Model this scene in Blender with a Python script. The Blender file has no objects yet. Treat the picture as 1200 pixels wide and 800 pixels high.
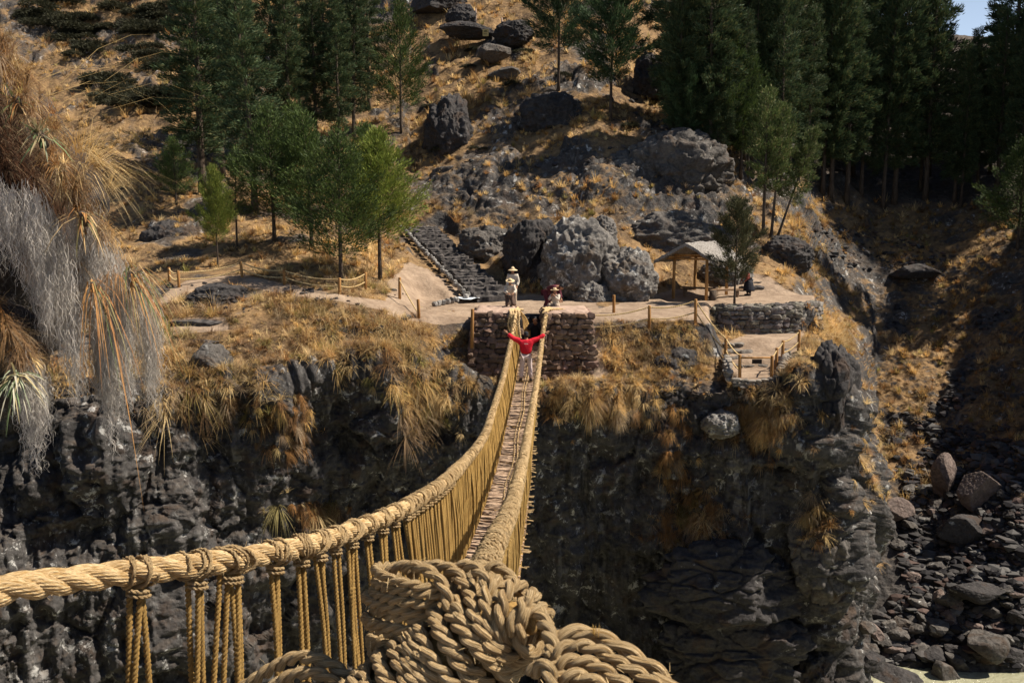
import bpy, bmesh, math, random
import numpy as np
from mathutils import Vector, Matrix
rng = np.random.default_rng(7)
random.seed(7)
SC = bpy.context.scene
COL = SC.collection
F32 = np.float32
# ------------------------------------------------------------------ camera model
FP = 1067.0
PITCH = math.atan(150 / FP)
CP, SP = math.cos(PITCH), math.sin(PITCH)

def P(px, py, d):
    """world point on the ray of photo pixel (px,py) at forward distance d"""
    rx = (px - 600.0) / FP
    uy = (400.0 - py) / FP
    k = d / (CP + uy * SP)
    return np.array([rx * k, d, (uy * CP - SP) * k])

def Pn(px, py, d):
    rx = (px - 600.0) / FP
    uy = (400.0 - py) / FP
    k = d / (CP + uy * SP)
    return np.stack([rx * k, d + 0 * k, (uy * CP - SP) * k], -1)

def proj(v):
    x, y, z = v[..., 0], v[..., 1], v[..., 2]
    fw = y * CP - z * SP
    up = y * SP + z * CP
    fw = np.maximum(fw, 1e-3)
    return 600 + FP * x / fw, 400 - FP * up / fw

# ------------------------------------------------------------------ noise
_T = np.random.default_rng(11).uniform(-1, 1, (64, 64, 64)).astype(F32)

def vnoise(p):
    p = np.asarray(p, F32)
    i = np.floor(p).astype(np.int32)
    f = p - i
    f = f * f * f * (f * (f * 6 - 15) + 10)
    i0 = i & 63
    i1 = (i + 1) & 63
    x0, y0, z0 = i0[..., 0], i0[..., 1], i0[..., 2]
    x1, y1, z1 = i1[..., 0], i1[..., 1], i1[..., 2]
    fx, fy, fz = f[..., 0], f[..., 1], f[..., 2]
    a = _T[x0, y0, z0] * (1 - fx) + _T[x1, y0, z0] * fx
    b = _T[x0, y1, z0] * (1 - fx) + _T[x1, y1, z0] * fx
    c = _T[x0, y0, z1] * (1 - fx) + _T[x1, y0, z1] * fx
    d = _T[x0, y1, z1] * (1 - fx) + _T[x1, y1, z1] * fx
    a = a * (1 - fy) + b * fy
    c = c * (1 - fy) + d * fy
    return a * (1 - fz) + c * fz

def fbm(p, o=4, g=0.5):
    p = np.asarray(p, F32)
    r = 0
    a = 1.0
    t = 0
    for k in range(o):
        r = r + a * vnoise(p * (2.03 ** k) + 17.3 * k)
        t += a
        a *= g
    return r / t

def ridge(p, o=3, g=0.5):
    p = np.asarray(p, F32)
    r = 0
    a = 1.0
    t = 0
    for k in range(o):
        r = r + a * (1 - 2 * np.abs(vnoise(p * (2.1 ** k) + 9.1 * k)))
        t += a
        a *= g
    return r / t

_H = np.random.default_rng(23).random((32, 32, 32, 4)).astype(F32)
def cells(p):
    """rounded blocks: returns (F1, F2 - F1, random value of the nearest cell)"""
    p = np.asarray(p, F32)
    sh = p.shape[:-1]
    q = p.reshape(-1, 3)
    i0 = np.floor(q).astype(np.int32)
    f1 = np.full(len(q), 9, F32); f2 = f1.copy(); rv = np.zeros(len(q), F32)
    for dx in (-1, 0, 1):
        for dy in (-1, 0, 1):
            for dz in (-1, 0, 1):
                c = i0 + np.array([dx, dy, dz], np.int32)
                h = _H[c[:, 0] & 31, c[:, 1] & 31, c[:, 2] & 31]
                d = ((c + h[:, :3] - q) ** 2).sum(1)
                m = d < f1
                f2 = np.where(m, f1, np.minimum(f2, d))
                rv = np.where(m, h[:, 3], rv)
                f1 = np.where(m, d, f1)
    f1 = np.sqrt(f1); f2 = np.sqrt(f2)
    return f1.reshape(sh), (f2 - f1).reshape(sh), rv.reshape(sh)

def norm(v):
    return v / np.maximum(np.linalg.norm(v, axis=-1, keepdims=True), 1e-9)

def sstep(a, b, x):
    t = np.clip((x - a) / (b - a), 0, 1)
    return t * t * (3 - 2 * t)

def inpoly(x, y, poly):
    r = np.zeros(np.shape(x), bool)
    n = len(poly)
    for i in range(n):
        x0, y0 = poly[i]
        x1, y1 = poly[(i + 1) % n]
        if y0 == y1:
            continue
        c = ((y0 > y) != (y1 > y)) & (x < (x1 - x0) * (y - y0) / (y1 - y0) + x0)
        r ^= c
    return r

# ------------------------------------------------------------------ mesh helpers
class MB:
    """collects verts / faces; linked as ONE mesh"""
    def __init__(s):
        s.v, s.q, s.t, s.c, s.u, s.n = [], [], [], [], [], 0
    def add(s, v, q=None, t=None, c=None, u=None):
        v = np.asarray(v, F32).reshape(-1, 3)
        s.v.append(v)
        if q is not None and len(q):
            s.q.append(np.asarray(q, np.int64).reshape(-1, 4) + s.n)
        if t is not None and len(t):
            s.t.append(np.asarray(t, np.int64).reshape(-1, 3) + s.n)
        cc = np.ones((len(v), 3), F32) if c is None else np.broadcast_to(np.asarray(c, F32), (len(v), 3))
        s.c.append(cc)
        s.u.append(np.zeros((len(v), 2), F32) if u is None else np.asarray(u, F32))
        s.n += len(v)
        return s
    def merge(s, o):
        for k in range(len(o.v)):
            pass
        if o.n:
            s.add(np.concatenate(o.v), np.concatenate(o.q) if o.q else None, np.concatenate(o.t) if o.t else None,
                  np.concatenate(o.c), np.concatenate(o.u))
        return s
    def verts(s):
        return np.concatenate(s.v) if s.v else np.zeros((0, 3), F32)
    def mesh(s, name, mat=None, smooth=True, off=(0, 0, 0), attrs=None):
        me = bpy.data.meshes.new(name)
        V = s.verts() - np.asarray(off, F32)
        Q = np.concatenate(s.q) if s.q else np.zeros((0, 4), np.int64)
        T = np.concatenate(s.t) if s.t else np.zeros((0, 3), np.int64)
        me.vertices.add(len(V))
        me.vertices.foreach_set('co', np.ascontiguousarray(V, F32).ravel())
        loops = np.concatenate([Q.ravel(), T.ravel()]).astype(np.int32)
        me.loops.add(len(loops))
        me.loops.foreach_set('vertex_index', loops)
        nf = len(Q) + len(T)
        me.polygons.add(nf)
        st = np.concatenate([np.arange(len(Q)) * 4, len(Q) * 4 + np.arange(len(T)) * 3]).astype(np.int32)
        me.polygons.foreach_set('loop_start', st)
        me.update(calc_edges=True)
        if smooth:
            me.polygons.foreach_set('use_smooth', np.ones(nf, bool))
        else:
            me.polygons.foreach_set('use_smooth', np.zeros(nf, bool))
        C = np.concatenate(s.c) if s.c else np.zeros((0, 3), F32)
        if len(C) and not np.all(C == 1):
            at = me.color_attributes.new('tint', 'FLOAT_COLOR', 'POINT')
            at.data.foreach_set('color', np.concatenate([C, np.ones((len(C), 1), F32)], 1).astype(F32).ravel())
        U = np.concatenate(s.u) if s.u else np.zeros((0, 2), F32)
        if len(U) and np.any(U != 0):
            uv = me.uv_layers.new(name='UVMap')
            uv.data.foreach_set('uv', U[loops].astype(F32).ravel())
        if attrs:
            for k, a in attrs.items():
                at = me.attributes.new(k, 'FLOAT', 'POINT')
                at.data.foreach_set('value', np.ascontiguousarray(a, F32).ravel())
        if mat:
            me.materials.append(mat)
        return me

def tag(o, label=None, cat=None, group=None, kind=None):
    if label: o['label'] = label
    if cat: o['category'] = cat
    if group: o['group'] = group
    if kind: o['kind'] = kind
    return o

def empty(name, loc, label, cat, group=None, rz=0.0):
    o = bpy.data.objects.new(name, None)
    COL.objects.link(o)
    o.location = tuple(float(a) for a in loc)
    o.rotation_euler = (0, 0, rz)
    o.empty_display_size = 0.2
    return tag(o, label, cat, group)

def rootloc(p):
    l = Vector((0, 0, 0))
    while p is not None:
        l = l + p.location
        p = p.parent
    return np.array(l)

def part(name, mb, mat, parent, smooth=True, label=None, local=False):
    """a child mesh; mb is in world coordinates unless local"""
    off = (0, 0, 0) if local else rootloc(parent)
    me = mb.mesh(name, mat, smooth, off)
    o = bpy.data.objects.new(name, me)
    COL.objects.link(o)
    o.parent = parent
    if label: o['label'] = label
    return o

def solo(name, mb, mat, label=None, cat=None, group=None, kind=None, smooth=True, attrs=None, origin=None):
    V = mb.verts()
    if origin is None:
        origin = (float((V[:, 0].min() + V[:, 0].max()) / 2), float((V[:, 1].min() + V[:, 1].max()) / 2), float(V[:, 2].min()))
        if kind == 'structure' or kind == 'stuff': origin = (0, 0, 0)
    me = mb.mesh(name, mat, smooth, origin, attrs)
    o = bpy.data.objects.new(name, me)
    COL.objects.link(o)
    o.location = origin
    return tag(o, label, cat, group, kind)

def frames(pts):
    pts = np.asarray(pts, float)
    t = np.gradient(pts, axis=0)
    t = norm(t)
    n = np.zeros_like(t)
    a = np.array([0, 0, 1.0]) if abs(t[0, 2]) < 0.9 else np.array([1.0, 0, 0])
    n[0] = norm(a - t[0] * np.dot(a, t[0]))
    for i in range(1, len(pts)):
        v = n[i - 1] - t[i] * np.dot(n[i - 1], t[i])
        n[i] = v / max(np.linalg.norm(v), 1e-9)
    b = np.cross(t, n)
    return t, n, b

def resample(pts, step):
    pts = np.asarray(pts, float)
    # catmull-rom densify then equal arc length
    if len(pts) > 2:
        q = np.vstack([2 * pts[0] - pts[1], pts, 2 * pts[-1] - pts[-2]])
        out = []
        for i in range(1, len(q) - 2):
            tt = np.linspace(0, 1, 24, endpoint=False)[:, None]
            p0, p1, p2, p3 = q[i - 1], q[i], q[i + 1], q[i + 2]
            out.append(0.5 * ((2 * p1) + (-p0 + p2) * tt + (2 * p0 - 5 * p1 + 4 * p2 - p3) * tt ** 2 + (-p0 + 3 * p1 - 3 * p2 + p3) * tt ** 3))
        out.append(pts[-1:])
        pts = np.vstack(out)
    s = np.concatenate([[0], np.cumsum(np.linalg.norm(np.diff(pts, axis=0), axis=1))])
    n = max(2, int(math.ceil(s[-1] / step)) + 1)
    ss = np.linspace(0, s[-1], n)
    return np.stack([np.interp(ss, s, pts[:, k]) for k in range(3)], 1), ss

def sweep(mb, C, N, B, R, sides, s, cords=0, twist=0.0, amp=0.0, c=None, cap=True):
    """tube round centre line C with per-ring radius R"""
    n = len(C)
    th = np.linspace(0, 2 * math.pi, sides, endpoint=False)
    R = np.broadcast_to(np.asarray(R, float), (n,))
    rr = R[:, None] * np.ones((1, sides))
    if cords:
        rr = rr * (1 + amp * (np.abs(np.cos(0.5 * (cords * th[None] + twist * s[:, None]))) * 2 - 1.2))
    V = C[:, None] + rr[..., None] * (np.cos(th)[None, :, None] * N[:, None] + np.sin(th)[None, :, None] * B[:, None])
    i = np.arange(n - 1)[:, None] * sides
    j = np.arange(sides)[None]
    j2 = (j + 1) % sides
    Q = np.stack([i + j, i + j2, i + sides + j2, i + sides + j], -1).reshape(-1, 4)
    U = np.stack([np.repeat(s, sides), np.tile(np.arange(sides) / sides, n)], 1)
    V = V.reshape(-1, 3)
    T = None
    if cap:
        m = len(V)
        V = np.vstack([V, C[:1], C[-1:]])
        U = np.vstack([U, U[:1], U[-1:]])
        jj = np.arange(sides)
        T = np.vstack([np.stack([np.full(sides, m), (jj + 1) % sides, jj], 1),
                       np.stack([np.full(sides, m + 1), (n - 1) * sides + jj, (n - 1) * sides + (jj + 1) % sides], 1)])
    mb.add(V, Q, T, c, U)

def tube(mb, pts, r, sides=6, step=None, c=None, cap=True):
    pts = np.asarray(pts, float)
    if step:
        r0 = np.asarray(r, float)
        n0 = len(pts)
        pts, s = resample(pts, step)
        if r0.ndim:
            r = np.interp(np.linspace(0, 1, len(pts)), np.linspace(0, 1, n0), r0)
    else:
        s = np.concatenate([[0], np.cumsum(np.linalg.norm(np.diff(pts, axis=0), axis=1))])
    t, n, b = frames(pts)
    sweep(mb, pts, n, b, r, sides, s, c=c, cap=cap)
    return mb

def twisted(mb, path, R, plies=3, pitch=0.4, sides=12, step=0.02, cords=0, cord_tw=0.0, amp=0.1, fill=0.62, c=None, ph=0.0, wob=0.0, seed=0, taper=None):
    """laid rope: plies wound round a path"""
    pts, s = resample(path, step)
    if wob:
        pts = pts + wob * np.stack([vnoise(np.stack([s * 3 + seed * 7.7, s * 0 + k * 5.3, s * 0 + seed], 1)) for k in range(3)], 1)
    t, n, b = frames(pts)
    off = R * (1 - fill) if plies > 2 else R * 0.5
    pr = R * fill if plies > 2 else R * 0.56
    tp = np.ones(len(pts)) if taper is None else np.interp(np.linspace(0, 1, len(pts)), np.linspace(0, 1, len(taper)), taper)
    for k in range(plies):
        jit = 0.25 * vnoise(np.stack([s * 2.2 + seed * 3.1, s * 0 + k * 3.7, s * 0 + seed * 1.3], 1))
        phi = 2 * math.pi * s / pitch + 2 * math.pi * k / plies + ph + jit
        C = pts + (off * tp)[:, None] * (np.cos(phi)[:, None] * n + np.sin(phi)[:, None] * b)
        rr = pr * tp * (1 + 0.10 * vnoise(np.stack([s * 5 + seed, s * 0 + k * 1.7, s * 0 + 4.4], 1)))
        ct = norm(np.gradient(C, axis=0))
        N2 = norm(n - ct * np.sum(n * ct, 1, keepdims=True))
        B2 = np.cross(ct, N2)
        sweep(mb, C, N2, B2, rr, sides, s, cords=cords, twist=cord_tw, amp=amp, c=c)
    return mb

def box(mb, c, sx, sy, sz, ax=None, col=None, jit=0.0):
    """box centred at c, half sizes, axes rows of ax"""
    A = np.eye(3) if ax is None else np.asarray(ax, float)
    s = np.array([[-1, -1, -1], [1, -1, -1], [1, 1, -1], [-1, 1, -1], [-1, -1, 1], [1, -1, 1], [1, 1, 1], [-1, 1, 1]], float)
    v = s * np.array([sx, sy, sz])
    if jit:
        v = v + rng.uniform(-jit, jit, v.shape)
    v = np.asarray(c) + v @ A
    mb.add(v, [[0, 3, 2, 1], [4, 5, 6, 7], [0, 1, 5, 4], [1, 2, 6, 5], [2, 3, 7, 6], [3, 0, 4, 7]], c=col)
    return mb

_ICO = {}
def ico(level):
    if level not in _ICO:
        bm = bmesh.new()
        bmesh.ops.create_icosphere(bm, subdivisions=level, radius=1.0)
        bm.verts.ensure_lookup_table()
        _ICO[level] = (np.array([v.co[:] for v in bm.verts], F32), np.array([[v.index for v in f.verts] for f in bm.faces], np.int64))
        bm.free()
    return _ICO[level]

def rock_shape(kind, seed, level):
    V, T = ico(level)
    r = np.random.default_rng(seed)
    o = r.uniform(0, 50, 3)
    if kind in ('block', 'slab'):
        n = norm(r.normal(size=(11, 3)))
        h = r.uniform(0.52, 0.92, 11)
        dn = V @ n.T
        q = np.where(dn > 0.05, h[None] / np.maximum(dn, 0.05), 9)
        rad = np.minimum(q.min(1), 1.15)
        W = V * rad[:, None]
        if level > 2:
            W = W + V * ((0.25 if kind == 'slab' else 1.0) * (0.09 * fbm(W * 2.4 + o, 4) + 0.06 * ridge(W * 5 + o, 4)) + 0.02 * fbm(W * 16 + o, 2))[:, None]
    elif kind == 'strata':
        n = norm(r.normal(size=(10, 3)) * np.array([1, 1, 0.5]))
        h = r.uniform(0.62, 0.95, 10)
        dn = V @ n.T
        rad = np.minimum(np.where(dn > 0.05, h[None] / np.maximum(dn, 0.05), 9).min(1), 1.15)
        W = V * rad[:, None]
        lay = W * np.array([1.1, 1.1, 2.2]) + 0.5 * fbm(W * 1.2 + o, 3)[:, None]
        W = W + norm(V * np.array([1, 1, 0.25])) * (0.15 * (ridge(lay * 0.9 + o, 3) - 0.2) + 0.10 * fbm(W * 3 + o, 3))[:, None]
        W = W + V * (0.045 * ridge(W * 7 + o, 4) + 0.02 * fbm(W * 18 + o, 2) - 0.11 * (1 - sstep(0, 0.16, cells(W * np.array([2.0, 2.0, 2.6]) + o + 0.25 * fbm(W * 2 + o, 2)[:, None])[1])))[:, None]
    else:
        rad = 1 + 0.30 * fbm(V * 1.3 + o, 3) + 0.16 * ridge(V * 2.4 + o, 3)
        W = V * rad[:, None]
        rad2 = 0.085 * ridge(W * 5 + o, 4) + 0.045 * fbm(W * 15 + o, 3)
        W = W + V * rad2[:, None]
    return W, T

# ------------------------------------------------------------------ materials
def new_mat(name):
    m = bpy.data.materials.new(name)
    m.use_nodes = True
    nt = m.node_tree
    nt.nodes.clear()
    out = nt.nodes.new('ShaderNodeOutputMaterial')
    bs = nt.nodes.new('ShaderNodeBsdfPrincipled')
    nt.links.new(bs.outputs[0], out.inputs[0])
    bs.inputs['Roughness'].default_value = 0.85
    bs.inputs['Specular IOR Level'].default_value = 0.25
    return m, nt, bs, out

class NT:
    def __init__(s, nt): s.nt = nt
    def n(s, typ, **kw):
        x = s.nt.nodes.new(typ)
        for k, v in kw.items():
            setattr(x, k, v)
        return x
    def l(s, a, b): s.nt.links.new(a, b)
    def pos(s): return s.n('ShaderNodeNewGeometry').outputs['Position']
    def obj(s): return s.n('ShaderNodeTexCoord').outputs['Object']
    def uv(s): return s.n('ShaderNodeTexCoord').outputs['UV']
    def scale(s, vec, sc):
        m = s.n('ShaderNodeMapping')
        m.inputs['Scale'].default_value = sc
        s.l(vec, m.inputs['Vector'])
        return m.outputs[0]
    def noise(s, vec, sc, det=6, rough=0.6, dist=0.0):
        x = s.n('ShaderNodeTexNoise')
        x.inputs['Scale'].default_value = sc
        x.inputs['Detail'].default_value = det
        x.inputs['Roughness'].default_value = rough
        x.inputs['Distortion'].default_value = dist
        s.l(vec, x.inputs['Vector'])
        return x.outputs['Fac']
    def vor(s, vec, sc, feat='F1'):
        x = s.n('ShaderNodeTexVoronoi', feature=feat)
        x.inputs['Scale'].default_value = sc
        s.l(vec, x.inputs['Vector'])
        return x.outputs['Distance']
    def ramp(s, fac, a, b):
        x = s.n('ShaderNodeMapRange')
        x.inputs['From Min'].default_value = a
        x.inputs['From Max'].default_value = b
        x.interpolation_type = 'SMOOTHSTEP'
        s.l(fac, x.inputs['Value'])
        return x.outputs[0]
    def math(s, op, a, b=None):
        x = s.n('ShaderNodeMath', operation=op)
        for i, v in enumerate((a, b)):
            if v is None: continue
            if isinstance(v, (int, float)): x.inputs[i].default_value = v
            else: s.l(v, x.inputs[i])
        return x.outputs[0]
    def mix(s, fac, a, b, mode='MIX'):
        x = s.n('ShaderNodeMix', data_type='RGBA', blend_type=mode)
        for sock, v in ((x.inputs['Factor'], fac), (x.inputs['A'], a), (x.inputs['B'], b)):
            if isinstance(v, (int, float)): sock.default_value = v
            elif isinstance(v, tuple): sock.default_value = (*v, 1)
            else: s.l(v, sock)
        return x.outputs['Result']
    def attr(s, name, fac=True):
        x = s.n('ShaderNodeAttribute', attribute_name=name)
        return x.outputs['Fac'] if fac else x.outputs['Color']
    def bump(s, bs, h, dist, strength=1.0):
        x = s.n('ShaderNodeBump')
        x.inputs['Distance'].default_value = dist
        x.inputs['Strength'].default_value = strength
        s.l(h, x.inputs['Height'])
        s.l(x.outputs[0], bs.inputs['Normal'])

def rock_colour(N, vec, dark, mid, lichen, brown, lich=(0.60, 0.66), k=1.0):
    a = N.ramp(N.noise(vec, 0.7 * k, 8, 0.65), 0.35, 0.65)
    fine = N.ramp(N.noise(vec, 7 * k, 6, 0.7), 0.3, 0.7)
    c = N.mix(a, dark, mid)
    c = N.mix(N.math('MULTIPLY', fine, 0.55), c, tuple(x * 1.9 for x in mid))
    br = N.ramp(N.noise(vec, 1.1 * k, 7, 0.6, 0.6), 0.52, 0.66)
    c = N.mix(N.math('MULTIPLY', br, 0.7), c, brown)
    li = N.ramp(N.noise(vec, 2.3 * k, 10, 0.72, 0.4), *lich)
    big = N.ramp(N.noise(vec, 0.35 * k, 3, 0.5), 0.36, 0.58)
    li = N.math('MULTIPLY', li, big)
    c = N.mix(li, c, lichen)
    return c

def rock_height(N, vec, k=1.0):
    h1 = N.noise(vec, 3.0 * k, 10, 0.7)
    v1 = N.vor(vec, 2.6 * k)
    v2 = N.vor(vec, 7.0 * k)
    h = N.math('ADD', h1, N.math('MULTIPLY', v1, -0.35))
    return N.math('ADD', h, N.math('MULTIPLY', v2, -0.22))

def make_rock_mat(name, dark, mid, lichen, brown, lich=(0.60, 0.66), k=1.0, bump=0.12):
    m, nt, bs, out = new_mat(name)
    N = NT(nt)
    p = N.pos()
    N.l(rock_colour(N, p, dark, mid, lichen, brown, lich, k), bs.inputs['Base Color'])
    N.bump(bs, rock_height(N, p, k), bump)
    bs.inputs['Roughness'].default_value = 0.9
    return m

M_ROCK = make_rock_mat('grey_conglomerate', (0.030, 0.028, 0.027), (0.096, 0.086, 0.077), (0.40, 0.40, 0.38), (0.075, 0.050, 0.034))
M_LICHEN = make_rock_mat('lichen_rock', (0.045, 0.042, 0.040), (0.135, 0.124, 0.113), (0.46, 0.45, 0.42), (0.10, 0.07, 0.045), (0.53, 0.62))
M_DARK = make_rock_mat('dark_rock', (0.016, 0.015, 0.016), (0.044, 0.040, 0.039), (0.30, 0.30, 0.29), (0.06, 0.038, 0.026), (0.62, 0.68))
M_TANR = make_rock_mat('tan_rock', (0.12, 0.09, 0.07), (0.22, 0.17, 0.13), (0.33, 0.30, 0.27), (0.15, 0.10, 0.07), (0.66, 0.74))
M_RED = make_rock_mat('reddish_rock', (0.075, 0.058, 0.051), (0.155, 0.118, 0.102), (0.30, 0.28, 0.26), (0.09, 0.06, 0.048), (0.64, 0.72))

def terrain_mat():
    m, nt, bs, out = new_mat('gorge_ground')
    N = NT(nt)
    p = N.pos()
    rk = rock_colour(N, p, (0.013, 0.0125, 0.013), (0.056, 0.052, 0.050), (0.44, 0.43, 0.41), (0.062, 0.042, 0.032), (0.56, 0.63))
    rk = N.mix(N.math('MULTIPLY', N.ramp(N.noise(N.scale(p, (1, 1, 0.4)), 5.0, 8, 0.75), 0.57, 0.68), 0.38), rk, (0.25, 0.24, 0.23))
    # pale water streaks running down the cliff
    st = N.ramp(N.noise(N.scale(p, (1.6, 1.6, 0.10)), 1.3, 6, 0.6), 0.56, 0.70)
    rk = N.mix(N.math('MULTIPLY', st, 0.5), rk, (0.21, 0.20, 0.19))
    a = N.ramp(N.noise(p, 0.9, 8, 0.65), 0.35, 0.65)
    so = N.mix(a, (0.080, 0.049, 0.027), (0.26, 0.160, 0.074))
    so = N.mix(N.ramp(N.noise(p, 5, 6, 0.7), 0.45, 0.75), so, (0.33, 0.22, 0.105))
    pa = N.mix(N.ramp(N.noise(p, 1.3, 10, 0.75), 0.32, 0.68), (0.20, 0.140, 0.095), (0.35, 0.26, 0.185))
    pa = N.mix(N.ramp(N.vor(p, 9.0), 0.16, 0.08), pa, (0.15, 0.12, 0.10))
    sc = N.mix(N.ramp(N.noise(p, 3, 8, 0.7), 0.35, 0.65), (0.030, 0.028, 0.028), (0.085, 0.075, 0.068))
    c = N.mix(N.attr('grassy'), rk, so)
    c = N.mix(N.attr('stony'), c, sc)
    c = N.mix(N.attr('path'), c, pa)
    N.l(c, bs.inputs['Base Color'])
    h = N.math('MULTIPLY', rock_height(N, p), N.math('SUBTRACT', 1.0, N.math('MULTIPLY', N.attr('path'), 0.55)))
    N.bump(bs, h, 0.14)
    bs.inputs['Roughness'].default_value = 0.92
    return m
M_TERR = terrain_mat()

def rope_mat(name, base, lite, dark):
    m, nt, bs, out = new_mat(name)
    N = NT(nt)
    uv = N.uv()
    fib = N.noise(N.scale(uv, (16, 24, 1)), 1.0, 6, 0.75)
    fib2 = N.noise(N.scale(uv, (5, 9, 1)), 1.0, 6, 0.7)
    big = N.noise(N.pos(), 7.0, 4, 0.6)
    c = N.mix(N.ramp(fib, 0.38, 0.62), base, lite)
    c = N.mix(N.math('MULTIPLY', N.ramp(fib2, 0.45, 0.7), 0.6), c, dark)
    c = N.mix(N.math('MULTIPLY', N.ramp(big, 0.45, 0.75), 0.35), c, lite)
    N.l(c, bs.inputs['Base Color'])
    N.bump(bs, N.math('ADD', fib, N.math('MULTIPLY', fib2, 0.8)), 0.02)
    bs.inputs['Roughness'].default_value = 0.7
    return m
M_ROPE = rope_mat('straw_rope', (0.38, 0.215, 0.062), (0.60, 0.38, 0.14), (0.19, 0.09, 0.024))
M_ROPEL = rope_mat('pale_straw_rope', (0.43, 0.255, 0.088), (0.80, 0.60, 0.34), (0.19, 0.09, 0.025))
M_CORD = rope_mat('golden_cord', (0.38, 0.215, 0.055), (0.58, 0.37, 0.12), (0.20, 0.10, 0.025))

def tint_mat(name, trans=0.3, rough=0.8, spec=0.1, vary=0.0):
    m, nt, bs, out = new_mat(name)
    N = NT(nt)
    c = N.attr('tint', False)
    if vary:
        hs = N.n('ShaderNodeHueSaturation')
        oi = N.n('ShaderNodeObjectInfo')
        mr = N.n('ShaderNodeMapRange')
        mr.inputs['To Min'].default_value = 1 - vary
        mr.inputs['To Max'].default_value = 1 + vary
        N.l(oi.outputs['Random'], mr.inputs['Value'])
        N.l(mr.outputs[0], hs.inputs['Value'])
        N.l(c, hs.inputs['Color'])
        c = hs.outputs[0]
    N.l(c, bs.inputs['Base Color'])
    bs.inputs['Roughness'].default_value = rough
    bs.inputs['Specular IOR Level'].default_value = spec
    if trans:
        t = N.n('ShaderNodeBsdfTranslucent')
        N.l(c, t.inputs['Color'])
        mx = N.n('ShaderNodeMixShader')
        mx.inputs[0].default_value = trans
        N.l(bs.outputs[0], mx.inputs[1])
        N.l(t.outputs[0], mx.inputs[2])
        N.l(mx.outputs[0], out.inputs[0])
    return m
M_GRASS = tint_mat('dry_blades', 0.35)
M_LEAF = tint_mat('tree_foliage', 0.22, 0.7, 0.2, 0.18)
M_MOSS = tint_mat('grey_moss', 0.25, 0.9, 0.05)

def simple(name, c1, c2, sc=6.0, bump=0.01, rough=0.85, stretch=(1, 1, 1), spec=0.2, lo=0.35, hi=0.65):
    m, nt, bs, out = new_mat(name)
    N = NT(nt)
    v = N.scale(N.obj(), stretch)
    f = N.noise(v, sc, 7, 0.65)
    N.l(N.mix(N.ramp(f, lo, hi), c1, c2), bs.inputs['Base Color'])
    N.bump(bs, f, bump)
    bs.inputs['Roughness'].default_value = rough
    bs.inputs['Specular IOR Level'].default_value = spec
    return m
M_BARK = simple('bark', (0.045, 0.032, 0.024), (0.10, 0.075, 0.055), 8, 0.03, 0.9, (1, 1, 0.25))
M_PALEBARK = simple('pale_bark', (0.16, 0.12, 0.09), (0.26, 0.21, 0.17), 8, 0.02, 0.9, (1, 1, 0.25))
M_POST = simple('post_wood', (0.24, 0.115, 0.035), (0.40, 0.21, 0.075), 9, 0.01, 0.75, (1, 1, 0.15))
M_TIMBER = simple('hut_timber', (0.30, 0.15, 0.05), (0.48, 0.27, 0.10), 9, 0.01, 0.7, (1, 1, 0.15))
M_BENCH = simple('bench_wood', (0.16, 0.10, 0.06), (0.26, 0.17, 0.10), 9, 0.01, 0.8, (0.3, 1, 1))
M_THATCH = simple('weathered_thatch', (0.16, 0.145, 0.13), (0.36, 0.335, 0.31), 5, 0.06, 0.95, (6, 1.0, 1.0))
M_FROPE = simple('fence_rope', (0.42, 0.29, 0.13), (0.60, 0.45, 0.24), 20, 0.005, 0.9)
def mason(name, c1, c2):
    m, nt, bs, out = new_mat(name)
    N = NT(nt)
    f = N.noise(N.pos(), 5.0, 9, 0.7)
    c = N.mix(N.ramp(f, 0.3, 0.7), c1, c2)
    N.l(N.mix(1.0, c, N.attr('tint', False), 'MULTIPLY'), bs.inputs['Base Color'])
    N.bump(bs, f, 0.06)
    bs.inputs['Roughness'].default_value = 0.92
    return m
M_MASON = mason('red_brown_masonry', (0.105, 0.067, 0.050), (0.23, 0.158, 0.120))
M_MASONG = mason('grey_masonry', (0.085, 0.078, 0.070), (0.21, 0.19, 0.17))
M_MORTAR = simple('dark_mortar', (0.040, 0.028, 0.024), (0.09, 0.065, 0.052), 6, 0.03, 0.95)
M_CAP = simple('mud_capping', (0.30, 0.21, 0.16), (0.44, 0.32, 0.25), 5, 0.03, 0.95)
M_STEP = simple('step_stone', (0.032, 0.029, 0.028), (0.11, 0.098, 0.092), 3.5, 0.03, 0.9)
M_KERB = simple('pale_kerb_stone', (0.09, 0.085, 0.08), (0.36, 0.34, 0.315), 4, 0.02, 0.9)
M_TWIG = simple('deck_twigs', (0.28, 0.19, 0.13), (0.52, 0.38, 0.27), 14, 0.004, 0.85)
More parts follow.
